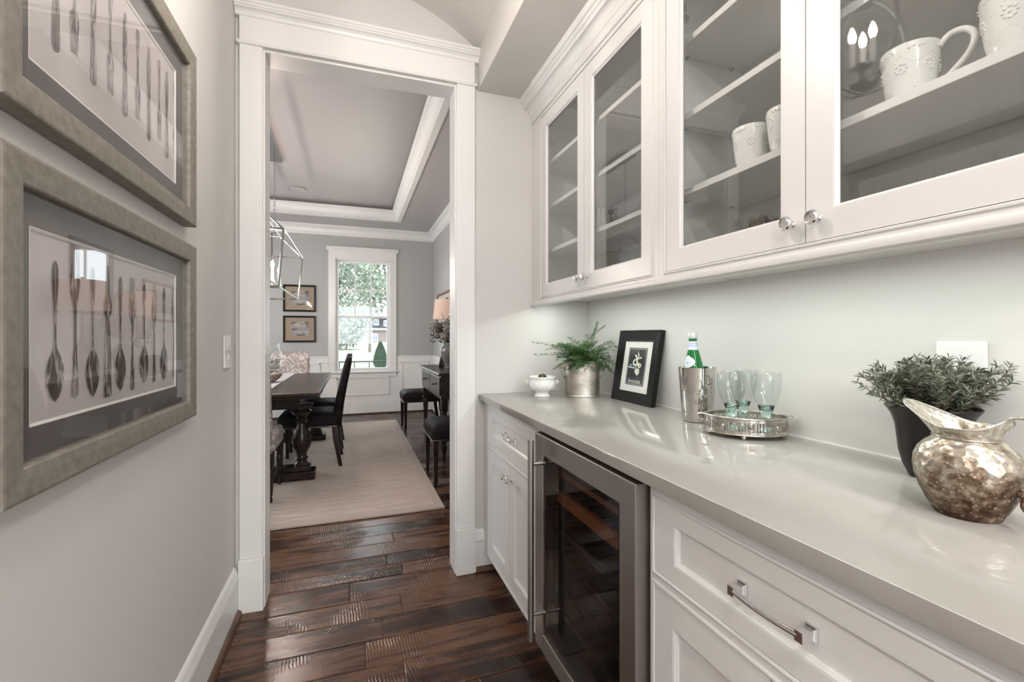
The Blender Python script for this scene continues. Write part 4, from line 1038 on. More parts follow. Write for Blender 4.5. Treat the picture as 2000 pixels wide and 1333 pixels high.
# silver gallery tray
TXc, TYc, TR = 1.122, 1.070, R(-36)
e = thing('gallery_tray', 'oval silver tray with a pierced gallery and ball feet under the glasses', 'tray', (TXc, TYc, CZ), TR)
ta, tb = .112, .087
def el(a_, b_, z, n=96): return [(a_*cos(2*pi*k/n), b_*sin(2*pi*k/n), z) for k in range(n)]
build(MB().loft([el(ta-.002, tb-.002, .0135), el(ta-.002, tb-.002, .0150), el(.002,.002,.0150), el(.002,.002,.0135)], False, True), 'floor_plate', M['silver'], e, world=False)
build(MB().tube(el(ta, tb, .0135), .0024, 8, loop=True), 'lower_rim', M['silver'], e, world=False, smooth='all')
build(MB().tube(el(ta, tb, .060), .0030, 8, loop=True), 'upper_rim', M['silver'], e, world=False, smooth='all')
mb = MB(); nb = 90
for k in range(nb):
    a = 2*pi*k/nb; p = Vector((ta*cos(a), tb*sin(a), 0)); t_ = Vector((-ta*sin(a), tb*cos(a), 0)).normalized(); n_ = t_.cross(Vector((0,0,1)))
    def bar(w_, z0_, z1_, off=0):
        c = p+t_*off; vs = []
        for z in (z0_, z1_):
            for (s1, s2) in ((-1,-1),(1,-1),(1,1),(-1,1)): q = c+t_*w_*s1+n_*.0006*s2; vs.append((q.x, q.y, z))
        mb.loft([vs[:4], vs[4:]])
    m_ = k % 10
    if m_ < 6: bar(.0012, .016, .058)
    elif m_ == 6 or m_ == 9: bar(.0020, .016, .058)
    if m_ == 8:
        for (r_, zc2, sx_) in ((.0075, .037, 1.0), (.0045, .020, 1.0), (.0045, .053, 1.0)):
            pts = [p-t_*.0037+t_*(r_*sx_*cos(2*pi*j/14))+Vector((0,0,zc2+r_*1.15*sin(2*pi*j/14))) for j in range(14)]
            mb.tube([tuple(q) for q in pts], .0010, 5, loop=True)
mb.loft([el(ta+.0006, tb+.0006, .050), el(ta+.0006, tb+.0006, .057), el(ta-.0006, tb-.0006, .057), el(ta-.0006, tb-.0006, .050)], False, True).loft([el(ta+.0006, tb+.0006, .016), el(ta+.0006, tb+.0006, .023), el(ta-.0006, tb-.0006, .023), el(ta-.0006, tb-.0006, .016)], False, True)
# solid oval cartouches
for k in range(9):
    a = 2*pi*(k*10+7.5)/nb; p = Vector((ta*cos(a), tb*sin(a), .037)); mb.sphere(p, .0040, 8, 6, (1,1,1.3))
build(mb, 'pierced_gallery', M['silver'], e, world=False, smooth=True)
for k in range(4):
    a = R(45+90*k) if False else [R(-100), R(15), R(100), R(190)][k]
    p = (ta*.94*cos(a), tb*.94*sin(a))
    build(MB().sphere((p[0], p[1], .0065), .0065, 12, 8, (1.1,1.1,1)), 'foot', M['silver'], e, world=False, smooth='all')
for s in (1, -1):
    pl = [(ta-.002, -.014), (ta+.008, -.016), (ta+.016, -.010), (ta+.024, -.011), (ta+.030, 0), (ta+.024, .011), (ta+.016, .010), (ta+.008, .016), (ta-.002, .014)]
    build(MB().prism([(s*x, y_) for x, y_ in pl], 'z', .0590, .0612), 'handle', M['silver'], e, world=False, bevel=.0005)
# goblets
def goblet():
    e = thing('goblet', '', 'glass', (0,0,0), 0, 'aqua-stemmed goblets on the silver tray')
    out_ = [(.0130,.046),(.0165,.060),(.0240,.0802),(.0295,.091),(.0370,.109),(.0422,.130),(.0438,.148),(.0430,.165),(.0412,.180)]
    inn = [(r_-.0012, z) for r_, z in out_[2:]]
    b1 = MB().lathe(out_[2:]+[(.0402,.1806)]+list(reversed(inn)), seg=48, cap=False)
    build(b1, 'bowl', M['clear'], e, world=False, smooth='all')
    b2 = MB().lathe([(.001,.044),(.0132,.044),(.0165,.060),(.0216,.0745),(.0240,.080),(.0228,.080),(.0190,.0725),(.0120,.066),(.001,.063)], seg=48, cap=False)
    build(b2, 'thick_base', M['aqua'], e, world=False, smooth='all')
    st_ = [(.001,0),(.0240,0),(.0255,.002),(.0240,.005),(.0160,.010),(.0135,.016),(.0130,.030),(.0145,.0435),(.001,.0435)]
    build(MB().lathe(st_, seg=12), 'stem', M['aqua'], e, world=False, smooth=True)
    return e
g = goblet(); g.location = (1.083, 1.083, CZ+.0153); g.scale = (.955,.955,.985); g['label'] = 'left front goblet with aqua stem, nearest the steel cooler'
dup(g, (1.161, 1.116, CZ+.0153), .4, 'rear goblet with aqua stem, closest to the wall behind the left one')
dup(g, (1.149, 1.020, CZ+.0153), .8, 'right-hand goblet with aqua stem standing apart on the tray')

# rosemary pot
RX, RY = 1.157, .618
e = thing('plant_pot', 'glossy black flared pot behind the silver pitcher', 'pot', (RX, RY, CZ))
prof = [(.001,0),(.034,0),(.038,.003),(.048,.025),(.055,.055),(.058,.085),(.061,.110),(.068,.132),(.077,.146),(.079,.149),(.077,.151),(.070,.142),(.058,.122),(.055,.118)]
build(MB().lathe(prof, seg=48, cap=False), 'body', M['black_gloss'], e, world=False, smooth='all')
build(MB().lathe([(.060,.126),(.030,.134),(.002,.136)], seg=24, cap=False), 'soil', M['rubber'], e, world=False)
f_e = thing('rosemary', 'bushy grey-green rosemary growing in the black pot', 'plant', (RX, RY, CZ+.13))
fo, stm = MB(), MB(); rng = random.Random(5)
b0 = Vector((RX, RY, CZ+.13))
ray = Vector((RX, RY, 0)).normalized(); side = Vector((ray.y, -ray.x, 0))
for k in range(150):
    a = rng.uniform(0, 2*pi); up = rng.uniform(.10, 1.0); ln = rng.uniform(.085, .150)
    d = (side*cos(a)*.98+ray*sin(a)*.72)
    dd = (d*(1-up*.55)+Vector((0,0,.25+up*.75))).normalized()
    if k < 10: dd = (side*(-1.0 if k < 5 else 1.0)+ray*rng.uniform(-.5,.2)+Vector((0,0,rng.uniform(.22,.62)))).normalized(); ln = rng.uniform(.11,.135)
    if dd.z > .75: ln *= .92
    p = b0+Vector((rng.uniform(-.03,.03), rng.uniform(-.03,.03), 0)); pts = [p.copy()]
    for j in range(12):
        dd = (dd+Vector((rng.uniform(-.09,.09), rng.uniform(-.09,.09), .045))).normalized(); p = p+dd*ln/12
        if p.x > XW-.014: p.x = XW-.014
        pts.append(p.copy())
    stm.tube(pts, [.0013-.0009*j/12 for j in range(13)], 4)
    for j in range(3, 13):
        for q in range(6):
            aa = rng.uniform(0, 2*pi); u = dd.orthogonal().normalized(); v_ = dd.cross(u)
            nd = (dd*rng.uniform(.35,1.1)+u*cos(aa)+v_*sin(aa)).normalized(); L_ = rng.uniform(.012,.021)
            pp = pts[j].lerp(pts[j-1], rng.random())
            if pp.x+nd.x*L_ > XW-.004: nd.x = -abs(nd.x)
            s_ = nd.cross(Vector((rng.uniform(-1,1),rng.uniform(-1,1),rng.uniform(-1,1)))).normalized()*.00155
            mid = pp+nd*L_*.55+Vector((0,0,.0006)); tip = pp+nd*L_-Vector((0,0,.0006))
            fo.add([pp-s_*.5, pp+s_*.5, mid+s_, tip, mid-s_], [(0,1,2,3,4)])
build(stm, 'stems', M['twig'], f_e, kind='stuff'); build(fo, 'needles', M['rosemary'], f_e, kind='stuff')

# hammered silver pitcher: spout towards +Y, handle towards -Y (local: spout -x... built with axis u)
QX, QY = .972, .470
e = thing('pitcher', 'hammered silver pitcher with brown patina at the right end of the counter', 'pitcher', (QX, QY, CZ), R(86))
# local +x = spout direction
bp_ = [(.001,0),(.040,0),(.0425,.002),(.044,.006),(.052,.020),(.061,.040),(.067,.060),(.0695,.076),(.0685,.092),(.063,.107),(.054,.118),(.046,.125),(.0425,.130)]
build(MB().lathe(bp_, seg=64, cap=False), 'body', M['hammered'], e, world=False, smooth='all')
n = 64; outer = []; inner = []
def rim(t, a):
    """t 0..1 up the collar; returns point. spout along a=0"""
    sp = max(0, cos(a))**3.0; bk = max(0, -cos(a))**6
    r0 = .0425; r1 = .053+.041*sp+.003*bk
    zt = .152+.030*sp+.016*bk-.004*abs(sin(a))
    r_ = r0+(r1-r0)*(t**1.2); z = .130+(zt-.130)*t
    w_ = 1-.10*sp*t
    return r_*cos(a), r_*sin(a)*w_*(1-.28*max(0, cos(a))*t), z
for t in (0,.12,.3,.5,.7,.85,1): outer.append([rim(t, 2*pi*k/n) for k in range(n)])
for t in (1,.8,.5,.25,0): inner.append([tuple(c*(.970 if i < 2 else 1) for i, c in enumerate(rim(t, 2*pi*k/n))) for k in range(n)])
inner.append([(.03*cos(2*pi*k/n), .03*sin(2*pi*k/n), .115) for k in range(n)])
build(MB().loft(outer+inner, False), 'collar_and_spout', M['hammered'], e, world=False, smooth='all')
build(MB().tube([rim(1, 2*pi*k/96) for k in range(96)], .0011, 6, loop=True), 'rim_wire', M['silver'], e, world=False, smooth='all')
build(MB().tube([(.0435*cos(2*pi*k/64), .0435*sin(2*pi*k/64), .1305) for k in range(64)], .0016, 6, loop=True), 'neck_ring', M['silver'], e, world=False, smooth='all')
# strap handle
hp = [(-.048,0,.152),(-.053,0,.164),(-.062,0,.172),(-.078,0,.173),(-.096,0,.170),(-.112,0,.158),(-.120,0,.138),(-.118,0,.112),(-.108,0,.090),(-.094,0,.073),(-.080,0,.060),(-.072,0,.048),(-.072,0,.036),(-.080,0,.028),(-.089,0,.030),(-.090,0,.038),(-.084,0,.040)]
def crom(P_, m_=5):
    P_ = [Vector(p) for p in P_]; out = []
    for i in range(len(P_)-1):
        a, b_, c, d = P_[max(i-1,0)], P_[i], P_[i+1], P_[min(i+2,len(P_)-1)]
        for j in range(m_):
            t = j/m_; out.append(.5*((2*b_)+(c-a)*t+(2*a-5*b_+4*c-d)*t*t+(3*b_-3*c+d-a)*t**3))
    out.append(P_[-1]); return out
hs = crom(hp); rings = []
for i, p in enumerate(hs):
    d = (hs[min(i+1,len(hs)-1)]-hs[max(i-1,0)]).normalized(); nrm = Vector((d.z, 0, -d.x)); wd = .0085-.0030*i/len(hs); th = .0028
    if i > len(hs)*.8: wd = .0060
    rings.append([p+Vector((0,wd*cos(2*pi*k/10),0))+nrm*th*sin(2*pi*k/10) for k in range(10)])
mb = MB().loft(rings)
mb.tube([(-.066,0,.056),(-.076,0,.052)], .006, 8)
build(mb, 'handle', M['hammered'], e, world=False, smooth='all')

# ------------------------------------------------------------ in the wall cabinets
def mug():
    e = thing('mug', '', 'mug', (0,0,0), 0, 'white embossed mugs in the wall cabinet')
    prof = [(.001,.004),(.030,.004),(.032,0),(.035,0),(.036,.004),(.038,.010),(.042,.030),(.0455,.060),(.048,.090),(.0495,.104),(.0485,.107),(.046,.105),(.0445,.090),(.041,.055),(.036,.018),(.001,.012)]
    build(MB().lathe(prof, seg=48, cap=False), 'body', M['white_cer'], e, world=False, smooth='all')
    hp = [(.046,0,.094),(.062,0,.110),(.084,0,.108),(.097,0,.090),(.092,0,.064),(.074,0,.042),(.055,0,.026),(.043,0,.022)]
    build(MB().tube([tuple(p) for p in crom(hp, 4)], .0058, 10), 'handle', M['white_cer'], e, world=False, smooth='all')
    mb = MB()
    def rm(z): return .036+(.0495-.036)*(z/.104)**.75+.0004
    for k in range(6):
        a = 2*pi*k/6
        for j in range(11):
            t = j/10; aa = a+(t-.5)*1.0; z = .082-.016*sin(pi*t); mb.sphere((rm(z)*cos(aa), rm(z)*sin(aa), z), .0013, 6, 4)
            z = .018+.018*sin(pi*t); aa += .5; mb.sphere((rm(z)*cos(aa), rm(z)*sin(aa), z), .0013, 6, 4)
        aa = a+.52
        for j in range(8):
            b_ = 2*pi*j/8; z = .058+.009*sin(b_); ang = aa+.009*cos(b_)/.045; mb.sphere((rm(z)*cos(ang), rm(z)*sin(ang), z), .0028, 6, 4)
        mb.sphere((rm(.058)*cos(aa), rm(.058)*sin(aa), .058), .003, 6, 4)
        for j in range(4):
            ang = a+(j-1.5)*.16; mb.sphere((rm(.094)*cos(ang), rm(.094)*sin(ang), .094+.002*(j%2)), .0022, 6, 4)
    build(mb, 'embossed_beads', M['white_cer'], e, world=False, smooth='all')
    return e
S1 = 1.6592
mg = mug(); mg.location = (.998, .932, S1); mg.rotation_euler = (0,0,R(12)); mg.scale = (.93,.93,.93); mg['label'] = 'whole white embossed mug standing left of the door knob, handle hidden'
dup(mg, (.994, .822, S1), R(12), 'white embossed mug half hidden behind the middle door stile')
dup(mg, (1.015, .577, S1), R(-78), 'white embossed mug with its big loop handle in full view')
dup(mg, (1.000, .418, S1), R(-20), 'white embossed mug cut off by the right edge of the picture')
# glass bowl of dried pods
e = thing('glass_bowl', 'clear glass bowl of brown pods at the bottom of the mug cabinet', 'bowl', (1.000, .905, 1.4235))
build(MB().lathe([(.001,0),(.040,0),(.055,.02),(.066,.05),(.072,.095),(.070,.095),(.064,.052),(.053,.024),(.038,.004),(.001,.004)], seg=40, cap=False), 'bowl', M['clear'], e, world=False, smooth='all')
mb = MB(); rng = random.Random(9)
for k in range(150):
    z = rng.uniform(.012,.094); q = rng.uniform(0, .030+.29*z); a = rng.uniform(0, 2*pi); mb.sphere((q*cos(a), q*sin(a), z), rng.uniform(.006,.010), 6, 4, (1,.7,1.1))
build(mb, 'pods', M['potpourri'], e, world=False, kind='stuff')
e = thing('scalloped_pot', 'small grey scalloped pot on a shelf of the far corner cabinet', 'pot', (1.10, 1.83, S1))
rings = []
for z, r_, am in ((0,.030,0),(.004,.034,.001),(.05,.036,.002),(.10,.040,.003),(.125,.043,.004),(.130,.043,.005),(.128,.040,.004),(.10,.036,.002)):
    rings.append([((r_+am*cos(8*2*pi*k/48))*cos(2*pi*k/48), (r_+am*cos(8*2*pi*k/48))*sin(2*pi*k/48), z+(.006*cos(8*2*pi*k/48) if z > .12 else 0)) for k in range(48)])
build(MB().loft(rings), 'body', M['grey_cer'], e, world=False, smooth='all')
mb = MB().sphere((.0,0,.0), .013, 12, 8); o = build(mb, 'ball_finial', M['black_iron'], None, smooth='all')
o.location = (1.072, 1.752, S1+.098)
tag(o, 'dark round ornament on a stem beside the grey scalloped pot', 'ornament')
mb = MB().tube([(0,0,-.094),(0,0,-.012)], .003, 8).lathe([(.018,-.098),(.018,-.094),(.004,-.090)], seg=16)
build(mb, 'stem', M['black_iron'], o, world=False)

# ------------------------------------------------------------ pantry pendant (seen mirrored in the glass door)
e = thing('pendant_lantern', 'round glass and nickel pendant lantern hanging in the passage', 'lamp', (PEND[0], PEND[1], 2.10))
px_, py_ = PEND
build(MB().lathe([(.001,.72),(.06,.72),(.06,.735),(.055,.79),(.001,.79)], seg=32), 'canopy', M['iron'], e, world=False, smooth=True)
build(MB().tube([(0,0,.40),(0,0,.73)], .006, 10), 'rod', M['iron'], e, world=False)
gp = [(.03,.03),(.08,.045),(.115,.085),(.13,.14),(.125,.20),(.10,.26),(.07,.31),(.06,.35)]
build(MB().lathe(gp, seg=40, cap=False), 'glass_globe', M['clear'], e, world=False, smooth='all')
mb = MB()
for a in (R(20), R(110)):
    pts = [(.155*cos(t)*cos(a), .155*cos(t)*sin(a), .19+.175*sin(t)) for t in [2*pi*k/48 for k in range(48)]]; mb.tube(pts, .006, 8, loop=True)
build(mb, 'hoops', M['satin'], e, world=False, smooth='all')
build(MB().lathe([(.001,.0),(.008,.004),(.012,.012),(.006,.022),(.010,.028),(.045,.034),(.045,.040),(.012,.046),(.008,.10),(.03,.108),(.03,.116),(.001,.118)], seg=24).lathe([(.001,.355),(.062,.355),(.05,.372),(.015,.39),(.008,.41),(.001,.41)], seg=24), 'finial_and_collar', M['iron'], e, world=False, smooth=True)
for k in range(3):
    a = 2*pi*k/3+.5
    c = build(MB().tube([(.035*cos(a),.035*sin(a),.116),(.035*cos(a),.035*sin(a),.20)], .009, 12), 'candle', M['candle'], e, world=False)
    b1 = build(MB().lathe([(.001,.201),(.007,.204),(.012,.222),(.010,.238),(.004,.255),(.001,.26)], (.035*cos(a),.035*sin(a),0), 14), 'bulb', M['bulb_pend'], c, world=False, smooth='all')

# ------------------------------------------------------------ dining room
# rug
e = thing('rug', 'large beige woven rug with a bound edge under the dining table', 'rug', (-.78, 4.9, .001))
rx0, rx1, ry0, ry1 = -2.17, .595, 3.155, 6.70
build(MB().box(rx0+.06, rx1-.06, ry0+.06, ry1-.06, .001, .0145), 'pile', M['jute'], e)
mb = MB(); 
rings = []
for (cx, cy, sx, sy) in ((rx0, ry0, 1, 1), (rx1, ry0, -1, 1), (rx1, ry1, -1, -1), (rx0, ry1, 1, -1)):
    rings.append([(cx+sx*i, cy+sy*i, z) for i, z in ((.002,.001),(0,.006),(.002,.012),(.006,.0155),(.062,.0155),(.062,.001))])
build(MB().loft(rings, False, True), 'border', M['binding'], e)
e.rotation_euler = (0,0,R(.4))
RZ = .0155
# table
e = thing('dining_table', 'long dark double-pedestal dining table', 'table', (-.77, 4.97, RZ))
tx0, tx1, ty0, ty1 = -1.29, -.25, 3.90, 6.04
build(MB().box(tx0, tx1, ty0, ty1, .735, .762), 'tabletop', M['table_wood'], e, bevel=.004)
build(MB().box(tx0+.02, tx1-.02, ty0+.02, ty1-.02, .712, .735), 'top_moulding', M['dark_wood'], e, bevel=.006)
build(MB().box(tx0+.16, tx1-.16, ty0+.14, ty1-.14, .63, .712), 'apron', M['dark_wood'], e, bevel=.004)
bal = [(.055,.125),(.055,.140),(.040,.155),(.036,.170),(.050,.185),(.040,.200),(.036,.22),(.045,.245),(.066,.285),(.075,.325),(.072,.365),(.055,.41),(.040,.45),(.036,.48),(.052,.50),(.036,.52),(.045,.54),(.070,.56),(.075,.58),(.055,.595),(.055,.61)]
for yy in (4.20, 5.72):
    for xx in (-.41, -1.13):
        build(MB().lathe([(r_*1.05, z) for r_, z in bal], (xx, yy, 0), 28), 'leg', M['dark_wood'], e, smooth=True)
    mb = MB().box(-1.24, -.30, yy-.085, yy+.085, RZ, .085).box(-1.20, -.34, yy-.065, yy+.065, .085, .125)
    build(mb, 'pedestal_foot', M['dark_wood'], e, bevel=.008)
    build(MB().box(-1.22, -.32, yy-.06, yy+.06, .605, .645), 'cross_beam', M['dark_wood'], e, bevel=.01)
build(MB().box(-.80, -.74, 4.28, 5.64, .10, .16), 'stretcher', M['dark_wood'], e, bevel=.006)
o = build(MB().box(-.885, -.655, 3.895, 6.045, .7625, .7655).box(-.885, -.655, 6.0405, 6.0435, .60, .7640).box(-.885, -.655, 3.8965, 3.8995, .60, .7640), 'table_runner', M['linen'], loc=(-.77, 4.97, .7625), bevel=.001)
tag(o, 'white linen runner laid along the dark dining table', 'table runner')
TZ = .7656
e = thing('dough_bowl', 'whitewashed bowl of pale fruit on the table runner', 'bowl', (-.77, 4.88, TZ))
build(MB().lathe([(.001,0),(.05,0),(.06,.006),(.10,.040),(.130,.080),(.126,.082),(.095,.046),(.055,.014),(.001,.012)], seg=36, cap=False), 'bowl', M['bowl_wood'], e, world=False, smooth='all')
for dx, dy, dz, wh in ((.058,.010,.072,'rightmost'),(-.015,.060,.072,'farthest'),(-.010,-.048,.072,'nearest')):
    o = build(MB().sphere((0,0,0), .035, 14, 10), 'fruit', M['peel'], smooth='all'); o.location = (-.77+dx, 4.88+dy, TZ+dz-.005)
    tag(o, wh+' of the pale round fruits heaped in the whitewashed bowl', 'fruit', 'pale fruit in the dough bowl')
e = thing('hurricane_vase', 'clear glass hurricane vase of greenery behind the fruit bowl', 'vase', (-.795, 5.36, TZ))
build(MB().lathe([(.001,0),(.055,0),(.050,.010),(.028,.030),(.024,.05),(.05,.08),(.075,.13),(.084,.19),(.075,.25),(.058,.31),(.056,.34),(.064,.365)], seg=40, cap=False), 'glass', M['clear'], e, world=False, smooth='all')
build(MB().lathe([(.001,.001),(.056,.001),(.050,.012),(.028,.032),(.024,.05),(.045,.074),(.001,.076)], seg=32, cap=False), 'wooden_base', M['dark_wood'], e, world=False, smooth='all')
mb = MB(); rng = random.Random(2)
for k in range(900):
    z = rng.uniform(.085,.20); q = .070*sqrt(rng.random()); a = rng.uniform(0,2*pi); p = Vector((q*cos(a), q*sin(a), z)); leafblade(mb, p, Vector((rng.uniform(-1,1),rng.uniform(-1,1),rng.uniform(-.3,1))), .014, .003)
build(mb, 'greenery', M['leaf_dark'], e, world=False, kind='stuff')

# chairs
def seat_rings(w_, d_, z0_, z1_, dome):
    return [rr(0,0,d_,w_,.03,z0_), rr(0,0,d_,w_,.03,z0_+.01), rr(0,0,d_+.008,w_+.008,.035,(z0_+z1_)/2), rr(0,0,d_+.004,w_+.004,.035,z1_-.03), rr(0,0,d_-.02,w_-.02,.04,z1_-.008), rr(0,0,d_-.08,w_-.08,.06,z1_+dome*.6), rr(0,0,d_-.22,w_-.22,.07,z1_+dome)]
def parsons(label, fab, group, nails=True, back=True, turned=False):
    e = thing('dining_chair', label, 'chair', (0,0,0), 0, group)
    w_, d_ = .48, .50
    s_ = build(MB().loft(seat_rings(w_, d_, .365, .485, .018)), 'seat', fab, e, world=False, smooth='all')
    if back:
        rings = []
        zs = [.36,.45,.55,.65,.75,.85,.92,.96,.99,1.008,1.018,1.02]
        for z in zs:
            t = (z-.36)/.66; xc = .235+.115*t**1.25; ww = w_-.02+.01*t; th = .088-.022*t
            if z > .92: q = (z-.92)/.10; ww -= .16*(1-sqrt(max(0, 1-q*q))); th *= (1-.25*q*q)
            rings.append(rr(xc, 0, th, ww, th*.45, .36+(z-.36)*.965, 5))
        build(MB().loft(rings), 'backrest', fab, e, world=False, smooth='all')
    if nails:
        mb = MB(); n = 34
        for k in range(n):
            t = (k+.5)/n
            for (x, y_) in ((-.25+.50*t, -w_/2-.001), (-.25+.50*t, w_/2+.001), (-d_/2-.001, -w_/2+w_*t)):
                mb.sphere((x, y_, .374), .0048, 6, 4)
        build(mb, 'nailhead_trim', M['nail'], s_, world=False)
    for sx in (-1, 1):
        for sy in (-1, 1):
            x, y_ = sx*.22, sy*(w_/2-.028)
            if turned:
                pr = [(.013,0),(.018,.02),(.013,.035),(.017,.06),(.022,.15),(.026,.22),(.020,.235),(.028,.25),(.020,.262),(.030,.275),(.030,.37)]
                mb = MB().lathe(pr, (x, y_, 0), 16)
            else:
                q0 = .013 if sx < 0 else .015; splay = .055 if sx > 0 else 0
                mb = MB(); rings = []
                for z, q, dx in ((0, q0, splay), (.12, q0+.003, splay*.62), (.25, q0+.006, splay*.2), (.37, .022, 0)):
                    rings.append([(x+dx-q, y_-q, z), (x+dx+q, y_-q, z), (x+dx+q, y_+q, z), (x+dx-q, y_+q, z)])
                mb.loft(rings)
            build(mb, 'leg', M['dark_wood'], e, world=False, smooth=turned, bevel=0 if turned else .002)
    if turned:
        mb = MB().box(-.22,.22,-.215,-.195,.10,.125).box(-.22,.22,.195,.215,.10,.125).box(-.01,.012,-.2,.2,.10,.125)
        build(mb, 'stretcher', M['dark_wood'], e, world=False, bevel=.003)
    return e
c1 = parsons('black-brown velvet dining chair at the near right side of the table', M['velvet'], 'velvet chairs with nailhead trim')
c1.location = (-.385, 4.69, RZ)
dup(c1, (-.385, 5.38, RZ), 0, 'black-brown velvet dining chair behind the near one, at the far right side of the table')
dup(c1, (.845, 3.865, .001), 0, 'velvet chair with nailhead trim nearest the doorway, in front of the sideboard')
dup(c1, (.845, 6.10, .001), 0, 'velvet chair with nailhead trim beyond the sideboard by the far corner')
c2 = parsons('beige damask chair at the far head of the table below the two pictures', M['damask'], 'beige damask chairs at the table ends', nails=False, turned=True)
c2.location = (-.77, 6.16, RZ); c2.rotation_euler = (0,0,R(90))
dup(c2, (-.775, 3.87, RZ), R(-90), 'beige damask chair with turned dark legs at the near head of the table')

# chandelier
e = thing('chandelier', 'long polished nickel lantern chandelier over the dining table', 'lamp', (-.77, 4.62, 1.6))
X0, X1 = -.77-.218, -.77+.218; S0, S1x = -.77-.257, -.77+.257; Ya, Yb = 3.97, 5.29; Yt0, Yt1 = 3.93, 5.33
zb_, zs_, zr = 1.600, 2.045, 2.245
r_ = .0085
bars = MB()
def seg(a, b_): bars.tube([a, b_], r_, 6)
for yb, yt in ((Ya, Yt0), (Yb, Yt1)):
    seg((X0, yb, zb_), (X1, yb, zb_)); seg((S0, yt, zs_), (S1x, yt, zs_)); seg((X0, yb, zb_), (S0, yt, zs_)); seg((X1, yb, zb_), (S1x, yt, zs_))
for x, s in ((X0, S0), (X1, S1x)): seg((x, Ya, zb_), (x, Yb, zb_)); seg((s, Yt0, zs_), (s, Yt1, zs_))
build(bars, 'cage', M['iron'], e, smooth=True)
bars = MB()
for yr, yt in ((4.00, Yt0), (5.26, Yt1)):
    for s in (S0, S1x): seg((-.77+(.05 if s > -.77 else -.05), yr, zr), (s, yt, zs_))
    seg((-.82, yr, zr), (-.72, yr, zr))
for x in (-.82, -.72): seg((x, 4.0, zr), (x, 5.26, zr))
build(bars, 'top_bars', M['iron'], e, smooth=True)
bars = MB()
for x in CHX: seg((x, 4.1, 1.70), (x, 5.1, 1.70))
for y_ in CHY: seg((CHX[1], y_, 1.70), (CHX[0], y_, 1.70))
for y_ in (4.1, 5.1): seg((-.77, y_, 1.70), (-.77, y_, zr))
for y_ in (4.1, 5.1): seg((CHX[1], y_, 1.70), (CHX[0], y_, 1.70))
build(bars, 'candle_rack', M['iron'], e, smooth=True)
for x in CHX:
    for y_ in CHY:
        c = build(MB().lathe([(.020,1.706),(.022,1.712),(.012,1.716),(.0115,1.83),(.001,1.83)], (x, y_, 0), 14), 'candle', M['candle'], e, smooth=True)
        build(MB().lathe([(.001,1.831),(.008,1.835),(.014,1.855),(.011,1.875),(.004,1.893),(.001,1.898)], (x, y_, 0), 14), 'bulb', M['bulb'], c, smooth='all')
for y_ in (4.0, 5.26):
    mb = MB(); k = 0; z = zr+.01
    while z < ZU-.045:
        a = k % 2; pts = []
        for j in range(12):
            t = 2*pi*j/12; u = .009*cos(t); w_ = .017*sin(t)*1.0
            pts.append((-.77+(u if a else 0), y_+(0 if a else u), z+.014+w_))
        mb.tube(pts, .0022, 5, loop=True); z += .0265; k += 1
    build(mb, 'chain', M['iron'], e, smooth='all')
build(MB().box(-.847, -.693, 3.92, 5.285, ZU-.028, ZU-.001), 'canopy', M['iron'], e, bevel=.003)
# in-ceiling speaker / can
e = thing('ceiling_can', 'round recessed grille in the dining room tray ceiling', 'ceiling fixture', (-.66, 6.25, ZU-.006))
build(MB().lathe([(.105,-.0),(.105,.005),(.001,.005)], seg=40), 'grille', M['ceil_in'], e, world=False)
build(MB().tube([(.105*cos(2*pi*k/40), .105*sin(2*pi*k/40), 0) for k in range(40)], .005, 6, loop=True), 'trim_ring', M['ceil_in'], e, world=False, smooth='all')

# sideboard
e = thing('sideboard', 'dark wood sideboard with small drawers against the right wall', 'sideboard', (1.0, 5.06, 0))
bx0, bx1, by0, by1 = .795, 1.222, 4.34, 5.60
build(MB().prism([(bx0-.035, .832), (bx0-.035, .846), (bx0-.025, .856), (XW-.016, .856), (XW-.016, .832)], 'y', by0-.045, by1+.07), 'top', M['table_wood'], e, bevel=.003)
build(MB().box(bx0, bx1, by0, by1, .60, .832), 'case', M['dark_wood'], e, bevel=.002)
nd = 2
for k in range(nd):
    a = by0+.03+(by1-by0-.06)*k/nd+.008; b_ = by0+.03+(by1-by0-.06)*(k+1)/nd-.008
    d = build(MB().box(bx0-.010, bx0+.001, a, b_, .63, .808), 'drawer', M['dark_wood'], e, bevel=.003)
    pr = [(.007,0),(.005,.006),(.005,.012),(.013,.016),(.015,.022),(.010,.028),(.001,.030)]
    mb = MB().loft([[(bx0-.010-h_, (a+b_)/2+q*cos(2*pi*i/14), .72+q*sin(2*pi*i/14)) for i in range(14)] for q, h_ in pr])
    build(mb, 'knob', M['lamp_base'], d, smooth='all')
lp = [(.014,0),(.020,.02),(.014,.05),(.018,.08),(.030,.13),(.022,.17),(.030,.18),(.020,.20),(.026,.30),(.032,.42),(.024,.46),(.034,.475),(.024,.49)]
for x in (bx0+.035, bx1-.035):
    for y_ in (by0+.035, by1-.035):
        mb = MB().lathe(lp, (x, y_, 0), 18).box(x-.030, x+.030, y_-.030, y_+.030, .49, .60)
        build(mb, 'leg', M['dark_wood'], e, smooth=True)
SZ = .8565
